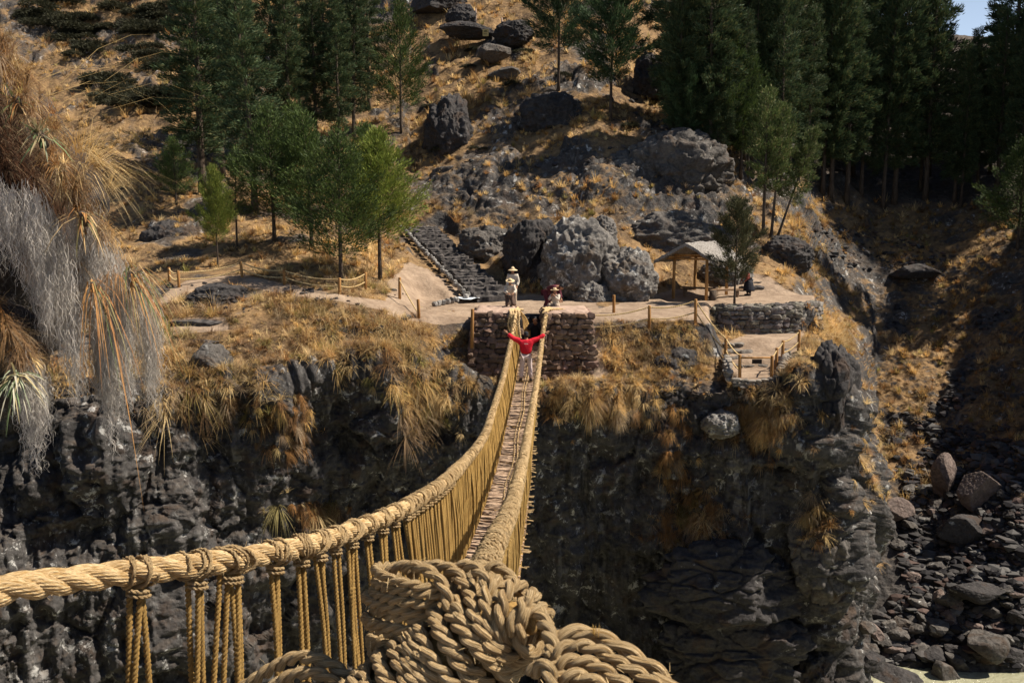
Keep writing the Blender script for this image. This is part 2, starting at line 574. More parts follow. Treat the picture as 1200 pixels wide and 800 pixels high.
# ------------------------------------------------------------------ far bank: a lofted sheet of real depth
STA = {
 -420: [(1250,25),(800,24.5),(650,25),(540,25),(480,25.5),(440,27),(400,30),(360,34),(300,42),(220,54),(120,72),(0,95),(-120,125)],
 0:    [(1250,26),(800,25),(650,25.5),(530,27),(470,26),(440,27.5),(400,30),(370,33),(300,42),(220,54),(120,73),(0,96),(-120,128)],
 100:  [(1250,27),(800,26),(620,26.5),(500,26.5),(458,27),(430,28),(400,30),(370,33),(300,41),(220,53),(120,73),(0,96),(-120,128)],
 200:  [(1250,28),(800,27),(620,27),(500,27),(455,27.5),(420,28.8),(385,31),(330,35.5),(290,42),(210,54),(110,72),(0,94),(-120,125)],
 300:  [(1250,30),(800,29),(620,29),(520,28.8),(455,28.7),(400,30),(360,32),(325,36),(290,41),(200,54),(100,70),(0,88),(-120,115)],
 400:  [(1250,32),(800,31),(620,30.8),(500,30.6),(430,30.5),(380,31.3),(346,33),(325,36.5),(290,42),(200,54),(100,68),(0,84),(-120,108)],
 480:  [(1250,33),(800,32),(620,31.5),(500,31.2),(430,31),(390,31.8),(365,33.5),(330,38.5),(272,48),(200,56),(110,66),(0,80),(-120,104)],
 550:  [(1250,33.5),(800,32.5),(620,32),(500,31.8),(452,31.7),(428,32.2),(374,33.4),(352,38.5),(275,48),(195,52.5),(110,62),(0,77),(-120,100)],
 610:  [(1250,33.5),(800,32.5),(620,32.3),(500,32),(462,31.9),(446,32.3),(376,33.4),(352,39),(270,47),(195,53),(105,61),(0,76),(-120,98)],
 700:  [(1250,33.5),(800,32.8),(620,32.3),(500,31.8),(462,31.5),(420,32.5),(369,35.3),(350,39.5),(262,46),(170,52),(105,60),(0,75),(-120,98)],
 780:  [(1250,33),(800,32.5),(620,32),(520,31.5),(455,31.2),(392,33.5),(366,36.8),(352,41.5),(260,48),(175,53),(110,64),(0,82),(-120,108)],
 850:  [(1250,33),(800,32),(620,31.5),(520,31),(460,31),(428,33.2),(390,36.8),(350,41.5),(280,46.5),(185,54),(120,68),(0,90),(-120,118)],
 908:  [(1250,33),(800,31.8),(620,31),(520,30.5),(458,30.8),(425,32.8),(386,36.6),(347,41.5),(285,46),(205,58),(120,74),(0,98),(-120,128)],
 936:  [(1250,33),(800,31.6),(620,30.8),(520,30.4),(452,30.7),(420,32.4),(383,36.5),(350,41.2),(293,47),(212,59),(120,75),(0,100),(-90,130)],
 954:  [(1250,33),(800,31.5),(620,30.6),(520,30.3),(450,30.6),(415,32.3),(385,36.8),(352,43),(302,53),(226,61),(124,79),(4,104),(-70,130)],
 984: [(1250,33),(800,31.5),(620,30.7),(540,30.5),(478,30.8),(438,34),(405,41.5),(366,50),(303,56),(232,62.5),(126,80),(12,105),(-30,128)],
 1026: [(1150,33),(796,33.8),(700,37),(600,41),(520,45),(470,47.5),(420,50),(370,53),(300,57),(235,63),(130,82),(26,106),(30,135)],
 1100: [(1150,33),(793,33.8),(700,36.5),(600,40.5),(520,44.5),(470,47),(420,49.5),(370,53),(300,57),(240,62),(130,82),(44,108),(52,140)],
 1200: [(1150,33),(791,33.8),(700,35.3),(600,38),(520,41.5),(470,44),(420,46.2),(370,49),(300,53),(235,59),(130,78),(44,108),(52,140)],
 1300: [(1150,33),(786,33.8),(682,35),(570,37),(475,39.6),(408,41.5),(350,43.5),(292,46.5),(222,50.5),(155,56.5),(70,73),(-5,103),(-20,130)],  # columns from here on are unseen, raised to cast shade on the scree
 1400: [(1150,33),(782,33.8),(655,34.8),(510,36),(395,37.6),(318,39),(240,40.7),(170,43.5),(100,47.5),(30,53.5),(-40,67),(-140,93),(-160,119)],
 1750: [(1150,33),(740,33.9),(560,34),(380,34.5),(240,35.5),(150,36.5),(60,38),(-30,40),(-110,44),(-180,50),(-260,64),(-380,90),(-400,115)],
}
SEG = [24, 130, 110, 84, 72, 70, 64, 92, 84, 78, 86, 26]
_pxk = np.array(sorted(STA), float)
_tab = np.array([STA[int(k)] for k in _pxk], float)            # K,13,2
PXC = np.concatenate([np.arange(-420, -20, 9.0), np.arange(-20, 1222, 1.9), np.arange(1224, 1750, 9.0)])
NC = len(PXC)
def _interp_cols(a):
    return np.stack([np.interp(PXC, _pxk, a[:, j]) for j in range(a.shape[1])], 0)
SPY, SD = _interp_cols(_tab[:, :, 0]), _interp_cols(_tab[:, :, 1])   # 13,NC
ker = np.exp(-np.linspace(-2, 2, 25) ** 2); ker /= ker.sum()
inside = (PXC > 0) & (PXC < 1180)
for A in (SPY, SD):
    for j in range(A.shape[0]):
        sm = np.convolve(np.pad(A[j], 12, mode='edge'), ker, 'valid')
        A[j] = np.where((PXC > 40) & (PXC < 1000), sm, A[j])
rows_py, rows_d, rows_s = [], [], []
for j, n in enumerate(SEG):
    t = np.linspace(0, 1, n, endpoint=(j == len(SEG) - 1))[:, None]
    rows_py.append(SPY[j] * (1 - t) + SPY[j + 1] * t)
    rows_d.append(SD[j] * (1 - t) + SD[j + 1] * t)
    rows_s.append(np.full(n, j) + t[:, 0])
RPY, RD, RS = np.concatenate(rows_py), np.concatenate(rows_d), np.concatenate(rows_s)
NR = len(RS)
k2 = np.exp(-np.linspace(-2, 2, 15) ** 2); k2 /= k2.sum()
for A in (RPY, RD):
    for c in range(NC):
        sm = np.convolve(np.pad(A[:, c], 7, mode='edge'), k2, 'valid')
        A[7:-7, c] = sm[7:-7]
PXG = np.broadcast_to(PXC[None], RPY.shape)
G = Pn(PXG, RPY, RD).astype(np.float64)
G0 = G.copy()

def gnormal(G):
    du = np.gradient(G, axis=1)
    dv = np.gradient(G, axis=0)
    n = norm(np.cross(du, dv))
    s = np.sign(np.sum(n * (-G), -1, keepdims=True))
    return n * np.where(s == 0, 1, s)

NRM = gnormal(G)
RSG = np.broadcast_to(RS[:, None], RPY.shape)
# how strongly a place is cliff, by its station and column
right = sstep(996, 1026, PXG)
cliff = (1 - sstep(3.9, 4.7, RSG)) * (1 - right)
rockband = np.clip(np.exp(-((PXG - 575) / 62) ** 2) * np.exp(-((RSG - 8.55) / 0.45) ** 2) * 1.3, 0, 1)
rockband = np.maximum(rockband, np.clip(np.exp(-((PXG - 790) / 70) ** 4) * np.exp(-((RSG - 8.45) / 0.5) ** 4) * 1.1, 0, 1))
terr = sstep(4.6, 5.2, RSG) * (1 - sstep(6.8, 7.5, RSG)) * (1 - right)
hill = sstep(7.1, 8.2, RSG) * (1 - rockband)
p = G.astype(F32)
strat = p * np.array([0.8, 0.8, 2.6], F32)
big = fbm(p * 0.16 + 3, 3)
mid = ridge(p * 0.42 + 7, 4)
stra = ridge(strat * 0.55 + 2, 4)
fine = ridge(p * 1.7 + 1, 4)
tiny = fbm(p * 6.0, 3)
flut = ridge(p * np.array([1.5, 1.5, 0.22], F32) + 5, 3)
wl = sstep(680, 860, PXG)                                    # ledges to the right, flutes to the left
dc = 0.85 * big + 0.60 * (mid - 0.2) * (1 - 0.4 * wl) + 0.60 * wl * (stra - 0.3) + 0.34 * (1 - wl) * flut + 0.30 * (fine - 0.2) + 0.09 * tiny + 0.10 * (ridge(p * 4.1 + 61, 3) - 0.2)
lump = ridge(p * 0.9 + 21, 3)
dh = 0.9 * fbm(p * 0.10 + 9, 3) + 0.35 * (ridge(p * 0.35 + 2, 3)) + 0.10 * lump + 0.10 * fbm(p * 1.6, 3)
dt = 0.10 * fbm(p * 0.7, 3) + 0.035 * fbm(p * 3.0, 3)
dr = 0.45 * fbm(p * 0.22 + 4, 3) + 0.28 * ridge(p * 0.8 + 8, 3) + 0.10 * ridge(p * 2.4, 3)
warp = p + 0.35 * np.stack([fbm(p * 0.7 + 5 + 11 * k, 3) for k in range(3)], -1)
ca_, cb_, cr_ = cells(warp * np.array([0.50, 0.50, 0.42], F32))
cd_, ce_, cf_ = cells(warp * np.array([1.35, 1.35, 1.1], F32) + 7)
cg_, ch_, ci_ = cells(p * 3.6 + 3)
blk = 0.62 * (cr_ - 0.5) + 0.22 * sstep(0, 0.35, cb_)
blk2 = 0.26 * (cf_ - 0.5) + 0.16 * sstep(0, 0.35, ce_)
blk2c = 0.14 * (cf_ - 0.5) + 0.05 * sstep(0, 0.2, ce_)
peb = 0.075 * (1 - cg_ ** 2) * (ci_ > 0.35)
fz_ = np.exp(-((PXG - 690) / 90) ** 2)                         # fluted, smoother face under the right pier
dc = 1.0 * big + (blk + blk2c) * (1 - 0.55 * fz_) + peb + 0.30 * flut * (0.6 + 0.4 * fz_) + 0.16 * ridge(p * np.array([2.6, 2.6, 0.9], F32) + 9, 4) + 0.10 * (fine - 0.2) + 0.06 * tiny
dc = dc + 0.55 * (ridge(p * 0.30 + 40, 3) - 0.2)
D = cliff * dc + hill * dh * (1 - right) + right * dr + terr * dt
D = D + rockband * (0.8 * blk + blk2 + 0.5 * (ridge(strat * 0.5 + 31, 4) - 0.2) + 0.12 * fine)
outc = sstep(0.02, 0.14, fbm(p * 0.20 + 70, 3) + 0.10 * fbm(p * 0.9 + 3, 3)) * hill * (1 - right)
outc = outc * np.where(PXG < 460, 0.9, 1)
D = D + outc * (0.9 * blk2 + 1.0 * np.maximum(blk, 0) + 0.15 * fine)
D = D + hill * sstep(8.8, 9.6, RSG) * (PXG < 480) * 0.9 * (ridge(p * np.array([0.10, 0.16, 0.30], F32) + 13, 3) - 0.2)
tr = (1 - cliff) * (1 - terr) * (1 - hill) * (1 - right)
D = D + tr * 0.18 * fbm(p * 0.8 + 40, 4)
fade = 1 - 0.75 * np.exp(-((PXG - 610) / 60) ** 2) * np.exp(-((RSG - 4.4) / 1.0) ** 2)     # calmer where the abutments stand
dirn = NRM * (0.75 * cliff + 0.2)[..., None] + np.array([0, 0, 1.0]) * (1 - cliff)[..., None] * 0.75
dirn = norm(dirn)
G = G + dirn * (D * fade)[..., None]

# ---- carved flats
X, Y, Z = G[..., 0], G[..., 1], G[..., 2]
def pxof(): return proj(G)[0]
def flatten(mask, target):
    G[..., 2] = G[..., 2] * (1 - mask) + target * mask
PX = PXG
# plaza behind the abutments
pl = sstep(470, 500, PX) * (1 - sstep(825, 850, PX)) * sstep(33.0, 33.8, Y) * (1 - sstep(39.0, 40.5, Y))
pl = pl * np.where(PX < 560, sstep(34.5, 35.5, Y), 1)
flatten(pl, -3.86 + 0.035 * (Y - 33.5) + 0.015 * fbm(G * 2.0, 2))
# retained terrace by the hut
te = sstep(833, 838, PX) * (1 - sstep(952, 962, PX)) * sstep(37.1, 37.25, Y) * (1 - sstep(41.2, 42.5, Y))
flatten(te, -3.80 + 0.03 * (Y - 37) + 0.02 * fbm(G * 1.5, 2))
hp = sstep(772, 784, PX) * (1 - sstep(836, 842, PX)) * sstep(38.0, 38.6, Y) * (1 - sstep(41.5, 43, Y))
flatten(hp, -3.78)
bt = sstep(830, 836, PX) * (1 - sstep(950, 965, PX)) * sstep(34.6, 35.4, Y) * (1 - sstep(36.95, 37.1, Y))
flatten(bt, -4.86 + 0.03 * fbm(G * 1.5, 2))
# lookout pad
lk = sstep(856, 864, PX) * (1 - sstep(908, 916, PX)) * sstep(30.7, 31.0, Y) * (1 - sstep(33.0, 33.4, Y)) * (RSG > 3.75)
flatten(lk, -5.66 + 0.01 * fbm(G * 3.0, 2))
# notch between the abutments
nt_ = sstep(605, 611, PX) * (1 - sstep(634, 640, PX)) * (1 - sstep(34.4, 34.6, Y)) * sstep(30, 30.5, Y) * (RSG > 3.9)
G[..., 2] = np.where(nt_ > 0.3, np.minimum(G[..., 2], -5.0), G[..., 2])
# stairway corridor
ST0, ST1 = P(577, 349, 38.6), P(492, 266, 48.5)
sd = (ST1 - ST0)[:2]; SL = np.linalg.norm(sd); sd = sd / SL
rel = G[..., :2] - ST0[:2]
al = rel @ sd
la = rel @ np.array([sd[1], -sd[0]])
cor = sstep(-0.4, 0.0, al) * (1 - sstep(SL, SL + 0.6, al)) * (1 - sstep(1.5, 1.9, np.abs(la)))
flatten(cor, ST0[2] + (ST1[2] - ST0[2]) * np.clip(al / SL, 0, 1) - 0.22)
NRM = gnormal(G)
SX, SY = proj(G)

# ---- surface kinds
steep = NRM[..., 2]
nz = fbm(p * 0.5 + 77, 4)
nz2 = fbm(p * 1.6 + 7, 4)
grassy = sstep(0.42, 0.68, steep + 0.22 * nz2) * (1 - cliff * 0.9) * (1 - 0.85 * rockband)
grassy = grassy * (1 - 0.8 * sstep(0.18, 0.34, nz))
grassy = grassy * (1 - 0.85 * outc * sstep(-0.25, 0.15, nz2 + 0.6 * (0.8 - steep)))
far = sstep(9.0, 10.0, RSG) * (1 - outc)
grassy = np.where(far > 0, np.maximum(grassy, far * sstep(0.30, 0.55, steep + 0.3 * nz2)), grassy)
PATHS = [
 [(455, 372), (452, 330), (478, 306), (505, 316), (548, 348), (566, 376), (520, 382), (482, 376)],
 [(556, 378), (556, 345), (700, 345), (700, 368)],
 [(190, 348), (215, 330), (285, 322), (340, 333), (400, 346), (455, 352), (455, 364), (398, 354), (330, 345), (282, 334), (215, 346), (190, 360)],
 [(690, 366), (735, 352), (790, 340), (842, 336), (842, 362), (835, 380), (800, 376), (765, 374), (692, 380)],
 [(836, 362), (846, 336), (868, 318), (900, 322), (925, 342), (960, 360), (836, 366)],
 [(693, 388), (702, 388), (712, 440), (694, 446)],
 [(850, 400), (905, 382), (945, 380), (935, 412), (905, 430), (866, 450), (856, 430)],
 [(200, 372), (268, 372), (268, 386), (198, 392)],
]
path = np.zeros_like(SX)
for poly in PATHS:
    path = np.maximum(path, inpoly(SX + 3 * nz2 * 2, SY + 3 * nz, poly).astype(float) * (RSG > 4.2) * (RSG < 8.6))
path = np.maximum(path, np.maximum(lk * (RSG < 6.5), np.maximum(te, hp) * 0.95))
path = np.maximum(path, pl * (Y > 33.5) * (steep > 0.8) * (PX < 700))
path = np.where(steep < 0.45, 0, path)
stony = right * sstep(-0.08, 0.10, nz + 0.0022 * (SY - 560)) * (RSG < 7.6)
stony = np.maximum(stony, right * sstep(0.1, 0.3, 0.4 * nz2 + 0.002 * (SY - 480)) * (RSG < 6))
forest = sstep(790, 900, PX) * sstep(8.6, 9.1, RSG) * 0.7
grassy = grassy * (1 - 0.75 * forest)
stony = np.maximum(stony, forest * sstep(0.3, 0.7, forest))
near_pale = inpoly(SX, SY, [(555, 520), (512, 470), (515, 560), (520, 620), (560, 600)]) * 0.0

mb = MB()
idx = np.arange(NR * NC).reshape(NR, NC)
Q = np.stack([idx[:-1, :-1], idx[:-1, 1:], idx[1:, 1:], idx[1:, :-1]], -1).reshape(-1, 4)
mb.add(G.reshape(-1, 3), Q)
solo('terrain', mb, M_TERR, 'far gorge bank of dark conglomerate cliff, dry grass terraces and hillside', 'terrain', kind='structure',
     attrs=dict(grassy=grassy, path=path, stony=stony), origin=(0, 0, 0))

# z-buffer so that things can be stood on the ground that shows at a pixel
ZB = np.full((820, 1220), 1e9)
ZI = np.full((820, 1220), -1, np.int64)
_ix, _iy = np.round(SX).astype(int).ravel(), np.round(SY).astype(int).ravel()
_dd = G[..., 1].ravel()
ok = (_ix > 1) & (_ix < 1218) & (_iy > 1) & (_iy < 818)
order = np.argsort(-_dd[ok])
kk = np.nonzero(ok)[0][order]
for dx in (0, 1, -1):
    for dy in (0, 1, -1):
        a, b = _iy[kk] + dy, _ix[kk] + dx
        m = _dd[kk] < ZB[a, b]
        if dx == 0 and dy == 0:
            ZB[a, b] = _dd[kk]; ZI[a, b] = kk
        else:
            e = ZI[a, b] < 0
            ZB[a[e], b[e]] = _dd[kk[e]]; ZI[a[e], b[e]] = kk[e]
GF = G.reshape(-1, 3)
NF = NRM.reshape(-1, 3)
def hit(px, py):
    px, py = int(round(px)), int(round(py))
    for r in range(0, 40):
        y0, y1, x0, x1 = max(py - r, 0), min(py + r + 1, 820), max(px - r, 0), min(px + r + 1, 1220)
        w = ZI[y0:y1, x0:x1]
        g = w[w >= 0]
        if len(g):
            return GF[g[np.argmin(_dd[g])]].copy()
    return P(px, py, 40)

def ground(x, y, zhint=None):
    """height of the sheet above plan position"""
    d2 = (GF[:, 0] - x) ** 2 + (GF[:, 1] - y) ** 2
    c = np.argpartition(d2, 12)[:12]
    if zhint is not None:
        c = np.nonzero(d2 < max(0.15 ** 2, d2[c].max()))[0]
        return GF[c[np.argmin(np.abs(GF[c, 2] - zhint))], 2]
    return GF[c, 2].max()

# ------------------------------------------------------------------ water, near bank
def water_mat():
    m, nt, bs, out = new_mat('silty_river')
    N = NT(nt)
    f = N.noise(N.scale(N.pos(), (0.5, 1.4, 1)), 1.2, 6, 0.6)
    N.l(N.mix(f, (0.22, 0.215, 0.13), (0.42, 0.41, 0.29)), bs.inputs['Base Color'])
    N.bump(bs, N.noise(N.pos(), 4.0, 6, 0.6), 0.12)
    bs.inputs['Roughness'].default_value = 0.16
    bs.inputs['Specular IOR Level'].default_value = 0.4
    return m
mb = MB()
mb.add([[-120, -14, -17.92], [120, -14, -17.92], [120, 38, -17.92], [-120, 38, -17.92]], [[0, 1, 2, 3]])
solo('river', mb, water_mat(), 'pale silty green river at the foot of the gorge', 'river', kind='structure')

# near bank under the camera (cliff towards the river, platform with the two rope piers)
u = np.linspace(-40, 40, 161)
prof = [(-60, -1.5), (-25, -2.6), (-8, -3.0), (-3, -3.05), (0.5, -3.1), (1.9, -3.15), (2.5, -3.6), (2.9, -6), (3.1, -9), (3.4, -13), (4.0, -17.5), (5, -19)]
pr, _ = resample(np.array([(0, a, b) for a, b in prof]), 0.35)
NB = np.zeros((len(pr), len(u), 3))
NB[..., 0] = u[None]
NB[..., 1] = pr[:, None, 1]
NB[..., 2] = pr[:, None, 2]
lw = sstep(-3.6, -7.5, NB[..., 0]) * sstep(-6, 1.5, NB[..., 1])
NB[..., 1] += lw * 2.0
NB[..., 2] += 1.2 * sstep(-3.5, -9, NB[..., 0]) * (NB[..., 2] > -4)
NB += 0.28 * np.stack([fbm(NB * 0.5 + k * 9, 4) for k in range(3)], -1) * sstep(2.0, 3.0, NB[..., 1])[..., None]
NB[..., 2] += 0.05 * fbm(NB * 1.3, 3)
mb = MB()
i = np.arange(len(pr) * len(u)).reshape(len(pr), len(u))
mb.add(NB.reshape(-1, 3), np.stack([i[:-1, :-1], i[:-1, 1:], i[1:, 1:], i[1:, :-1]], -1).reshape(-1, 4))
nn = gnormal(NB)
solo('ground', mb, M_TERR, 'near gorge bank the bridge starts from', 'ground', kind='structure',
     attrs=dict(grassy=(nn[..., 2] > 0.7) * 0.8, path=(nn[..., 2] > 0.8) * 0.6, stony=nn[..., 2] * 0), origin=(0, 0, 0))

# ------------------------------------------------------------------ boulders and outcrops
def boulder_on(px, py, w, h, label, **k):
    d = hit(px, py + 0.25 * h)[1] - 0.1
    return boulder(px, py, w, h, d, label, **k)
def boulder(px, py, w, h, d, label, kind='lump', mat=None, dep=0.9, seed=1, level=6, cat='boulder', group=None, name='boulder', rot=0.0, tilt=0.0, sink=0.0):
    c = P(px, py, d)
    V, T = rock_shape(kind, seed, level)
    s = d / FP * 0.5
    V = V * np.array([w * s, max(w, h) * s * dep, h * s])
    ca, sa = math.cos(tilt), math.sin(tilt)
    V = V @ np.array([[ca, 0, sa], [0, 1, 0], [-sa, 0, ca]])
    ca, sa = math.cos(rot), math.sin(rot)
    V = V @ np.array([[ca, sa, 0], [-sa, ca, 0], [0, 0, 1]])
    mb = MB()
    mb.add(V + c, None, T)
    return solo(name, mb, mat or M_ROCK, label, cat, group, smooth=(kind != 'block' or level > 3))

boulder(676, 313, 90, 104, 40.5, 'tall lumpy lichen-covered boulder behind the right abutment', mat=M_LICHEN, seed=3)
boulder(735, 332, 62, 74, 39.6, 'rounded pale grey boulder between the tall boulder and the thatched shelter', mat=M_LICHEN, seed=5)
boulder(694, 352, 46, 38, 38.9, 'low round boulder at the foot of the tall lumpy boulder', mat=M_LICHEN, seed=8)
boulder(704, 277, 36, 42, 42.3, 'knobbly boulder perched behind the top of the tall lumpy boulder', mat=M_LICHEN, seed=9)
boulder(796, 219, 134, 106, 51.3, 'massive grey outcrop with a sunlit crest above the thatched shelter', kind='strata', mat=M_ROCK, seed=12, cat='rock outcrop', name='rock_outcrop', dep=0.6)
boulder(745, 215, 90, 64, 51.8, 'dark shoulder of rock left of the massive grey outcrop', kind='strata', mat=M_ROCK, seed=13, cat='rock outcrop', name='rock_outcrop', dep=0.7)
boulder(790, 285, 120, 62, 47.2, 'low rock face directly behind the thatched shelter roof', mat=M_ROCK, seed=17, cat='rock outcrop', name='rock_outcrop', dep=0.6)
boulder(852, 325, 52, 40, 43.6, 'pale lichen boulder behind the shelter bench', mat=M_LICHEN, seed=19)
boulder(572, 230, 150, 66, 53.3, 'long dark rock ledge at the head of the stone stairway', kind='strata', mat=M_ROCK, seed=21, cat='rock outcrop', name='rock_outcrop', dep=0.35)
boulder(572, 292, 64, 50, 45.5, 'grey rock bank beside the middle of the stone stairway', mat=M_ROCK, seed=23, cat='rock outcrop', name='rock_outcrop')
boulder(620, 300, 60, 84, 42.5, 'brown grassy rock shoulder between the stairway and the tall boulder', mat=M_DARK, seed=25, cat='rock outcrop', name='rock_outcrop')
boulder(525, 158, 50, 78, 57.5, 'upright dark rock on the slope left of the wide rock', mat=M_DARK, seed=27)
boulder(645, 142, 78, 64, 57.5, 'wide dark rock on the slope below the two pines', mat=M_DARK, seed=29)
boulder(544, 38, 58, 20, 69, 'flat black slab that carries the little yellow notice', kind='block', mat=M_DARK, seed=31, dep=0.5)
boulder(580, 62, 32, 20, 66, 'pale topped boulder below the black notice slab', kind='block', mat=M_ROCK, seed=33)
boulder(602, 40, 38, 28, 68, 'brown boulder right of the black notice slab', mat=M_DARK, seed=35)
boulder(512, 2, 62, 34, 76, 'square black rock at the top of the slope', kind='block', mat=M_DARK, seed=37)
boulder(541, 22, 30, 28, 71, 'dark rock just behind the black notice slab', mat=M_DARK, seed=38)
boulder(590, 86, 34, 14, 63.5, 'pale flat stone on the slope under the pale topped boulder', kind='block', mat=M_ROCK, seed=39)
boulder(262, 357, 84, 42, 34.0, 'dark hump of rock below the left rope fence', mat=M_DARK, seed=41)
boulder(196, 292, 60, 56, 43, 'shaded rock among the trees above the left path', mat=M_DARK, seed=43)
boulder(245, 432, 62, 52, 28.9, 'pale grey slab under the stepped ledge', kind='block', mat=M_ROCK, seed=45, dep=0.7)
boulder(232, 402, 78, 14, 30.2, 'lower flat ledge stone on the left terrace', kind='block', mat=M_STEP, seed=47, dep=0.5)
boulder(232, 380, 86, 14, 31.6, 'upper flat ledge stone on the left terrace', kind='block', mat=M_STEP, seed=49, dep=0.5)
boulder(966, 500, 80, 172, 30.8, 'bulging black buttress that overhangs the scree', kind='strata', mat=M_DARK, seed=51, cat='rock buttress', name='rock_buttress', dep=0.55)
boulder(970, 642, 100, 132, 30.6, 'rounded lower buttress with a pale lit edge above the river', kind='strata', mat=M_ROCK, seed=53, cat='rock buttress', name='rock_buttress', dep=0.6)
boulder(850, 684, 180, 92, 30.2, 'great horizontal slab jutting from the cliff above the river', kind='strata', mat=M_DARK, seed=55, cat='rock slab', name='rock_slab', dep=0.45)
boulder(856, 768, 190, 112, 30.3, 'great wedge slab at the cliff foot under the jutting slab', kind='strata', mat=M_DARK, seed=58, cat='rock slab', name='rock_slab', dep=0.45)
boulder(950, 790, 60, 70, 31.0, 'low rock at the cliff foot by the water edge', mat=M_DARK, seed=59)
boulder(846, 497, 44, 34, 31.0, 'pale lichen rock in the grass under the lookout', mat=M_LICHEN, seed=61)
boulder(930, 468, 36, 30, 30.9, 'pale rock at the outer corner of the lookout', mat=M_LICHEN, seed=63)
boulder(784, 436, 62, 56, 33.0, 'dark rock standing in for the shaded hollow under the right rope fence', mat=M_DARK, seed=65)  # dark rock colour takes the place of a hollow's shade
boulder_on(1107, 562, 30, 58, 'upright reddish slab stone on the scree', kind='slab', mat=M_RED, seed=67, dep=0.5)
boulder_on(1150, 572, 50, 56, 'broad reddish block on the scree', kind='slab', mat=M_RED, seed=70, dep=0.6)
boulder_on(1128, 618, 64, 34, 'dark bulky block under the two reddish blocks', kind='slab', mat=M_DARK, seed=71, dep=0.6)
boulder_on(1050, 598, 38, 28, 'brown rounded boulder beside the lower buttress', kind='slab', mat=M_RED, seed=73, level=5)
boulder_on(1150, 694, 70, 36, 'large black block half way down the scree', kind='slab', mat=M_DARK, seed=75, dep=0.6)
boulder_on(1155, 755, 50, 42, 'square dark block at the water edge', kind='slab', mat=M_ROCK, seed=77, level=5)
boulder(1050, 793, 64, 24, 33.4, 'flat dark rock lying in the river shallows', kind='slab', mat=M_DARK, seed=79, level=5)
boulder(1108, 788, 30, 34, 33.5, 'grey pointed block standing in the river shallows', kind='slab', mat=M_ROCK, seed=81, level=5)
boulder_on(1075, 318, 60, 20, 'low dark rock bank below the forest clearing', kind='slab', mat=M_DARK, seed=83)
boulder(920, 300, 54, 40, 46, 'dark rock under the grassy slope right of the shelter', mat=M_DARK, seed=85)
boulder(765, 92, 40, 46, 62, 'dark rocks beside the right pine on the slope', mat=M_DARK, seed=87)

boulder(535, 548, 52, 130, 32.3, 'tall smooth tan rock face under the left pier', kind='slab', mat=M_TANR, seed=89, dep=0.35)
# scree: the larger blocks are things, the rest is one mass
blk_me = []
for k in range(8):
    V, T = rock_shape('block', 200 + k, 3)
    mb = MB(); mb.add(V, None, T)
    blk_me.append(mb.mesh('scree_block', [M_ROCK, M_DARK, M_ROCK, M_RED][k % 4], False))
SCREE = [(1046, 600), (1090, 500), (1200, 520), (1200, 778), (1010, 778), (1010, 740), (1060, 690)]
BAND = [(950, 268), (1010, 262), (1120, 300), (1108, 318), (1000, 318), (960, 300)]
cand = []
tries = 0
rr = np.random.default_rng(5)
while len(cand) < 130 and tries < 5000:
    tries += 1
    x, y = rr.uniform(1005, 1198), rr.uniform(520, 782)
    if y < 690 and rr.random() < 0.6: continue
    if inpoly(x, y, SCREE) and all(abs(x - a) + abs(y - b) > 8 for a, b in cand):
        cand.append((x, y))
def band_name(y):
    return 'low on the scree beside the river' if y > 715 else ('half way up the scree' if y > 620 else 'high on the scree near the reddish blocks')
shade_names = ['grey angular block', 'black angular block', 'grey slabby block', 'reddish angular block']
for j, (x, y) in enumerate(cand):
    k = int(rr.integers(0, 8))
    o = bpy.data.objects.new('scree_block', blk_me[k])
    COL.objects.link(o)
    sz = rr.uniform(5, 22) * (1.25 if y > 700 else 0.9) * 38 / FP * 0.55
    c = hit(x, y)
    o.location = c + np.array([0, 0, sz * 0.25])
    o.scale = (sz * rr.uniform(0.8, 1.5), sz, sz * rr.uniform(0.5, 0.9))
    o.rotation_euler = (rr.uniform(-.4, .4), rr.uniform(-.4, .4), rr.uniform(0, 6.3))
    tag(o, f'{shade_names[k % 4]} lying {band_name(y)}', 'rock', 'loose blocks on the scree')

mb = MB()
ST_ = [rock_shape('block', 300 + k, 1) for k in range(12)]
def strew(n, test, smin, smax, cols):
    done = 0; t = 0
    while done < n and t < n * 40:
        t += 1
        r_, c_ = int(rr.integers(30, NR - 120)), int(rr.integers(40, NC - 20))
        x, y = SX[r_, c_], SY[r_, c_]
        if not test(x, y, r_, c_): continue
        V, T = ST_[int(rr.integers(0, 12))]
        sz = smin * (smax / smin) ** (rr.random() ** 2.2)
        a = rr.uniform(0, 6.28)
        R = np.array([[math.cos(a), math.sin(a), 0], [-math.sin(a), math.cos(a), 0], [0, 0, 1]])
        col = cols[int(rr.integers(0, len(cols)))]
        mb.add((V * np.array([sz * rr.uniform(.8, 1.5), sz, sz * rr.uniform(.4, .8)])) @ R + G[r_, c_] + np.array([0, 0, sz * 0.15]), None, T,
               np.array(col) * rr.uniform(0.7, 1.3))
        done += 1
GR = [(0.04, 0.038, 0.038), (0.065, 0.06, 0.058), (0.11, 0.105, 0.10), (0.075, 0.052, 0.045), (0.028, 0.026, 0.028), (0.03, 0.028, 0.03)]
strew(4200, lambda x, y, r, c: inpoly(x, y, SCREE) and PXC[c] > 1030, 0.05, 0.40, GR)
strew(1100, lambda x, y, r, c: PXC[c] > 1040 and 330 < y < 560 and stony[r, c] > 0.2, 0.06, 0.32, GR)
strew(900, lambda x, y, r, c: inpoly(x, y, BAND), 0.06, 0.32, GR)
strew(420, lambda x, y, r, c: 500 < x < 780 and 10 < y < 200 and nz[r, c] > 0.08, 0.06, 0.34, GR)
strew(160, lambda x, y, r, c: 520 < x < 580 and 40 < y < 85, 0.10, 0.42, GR)
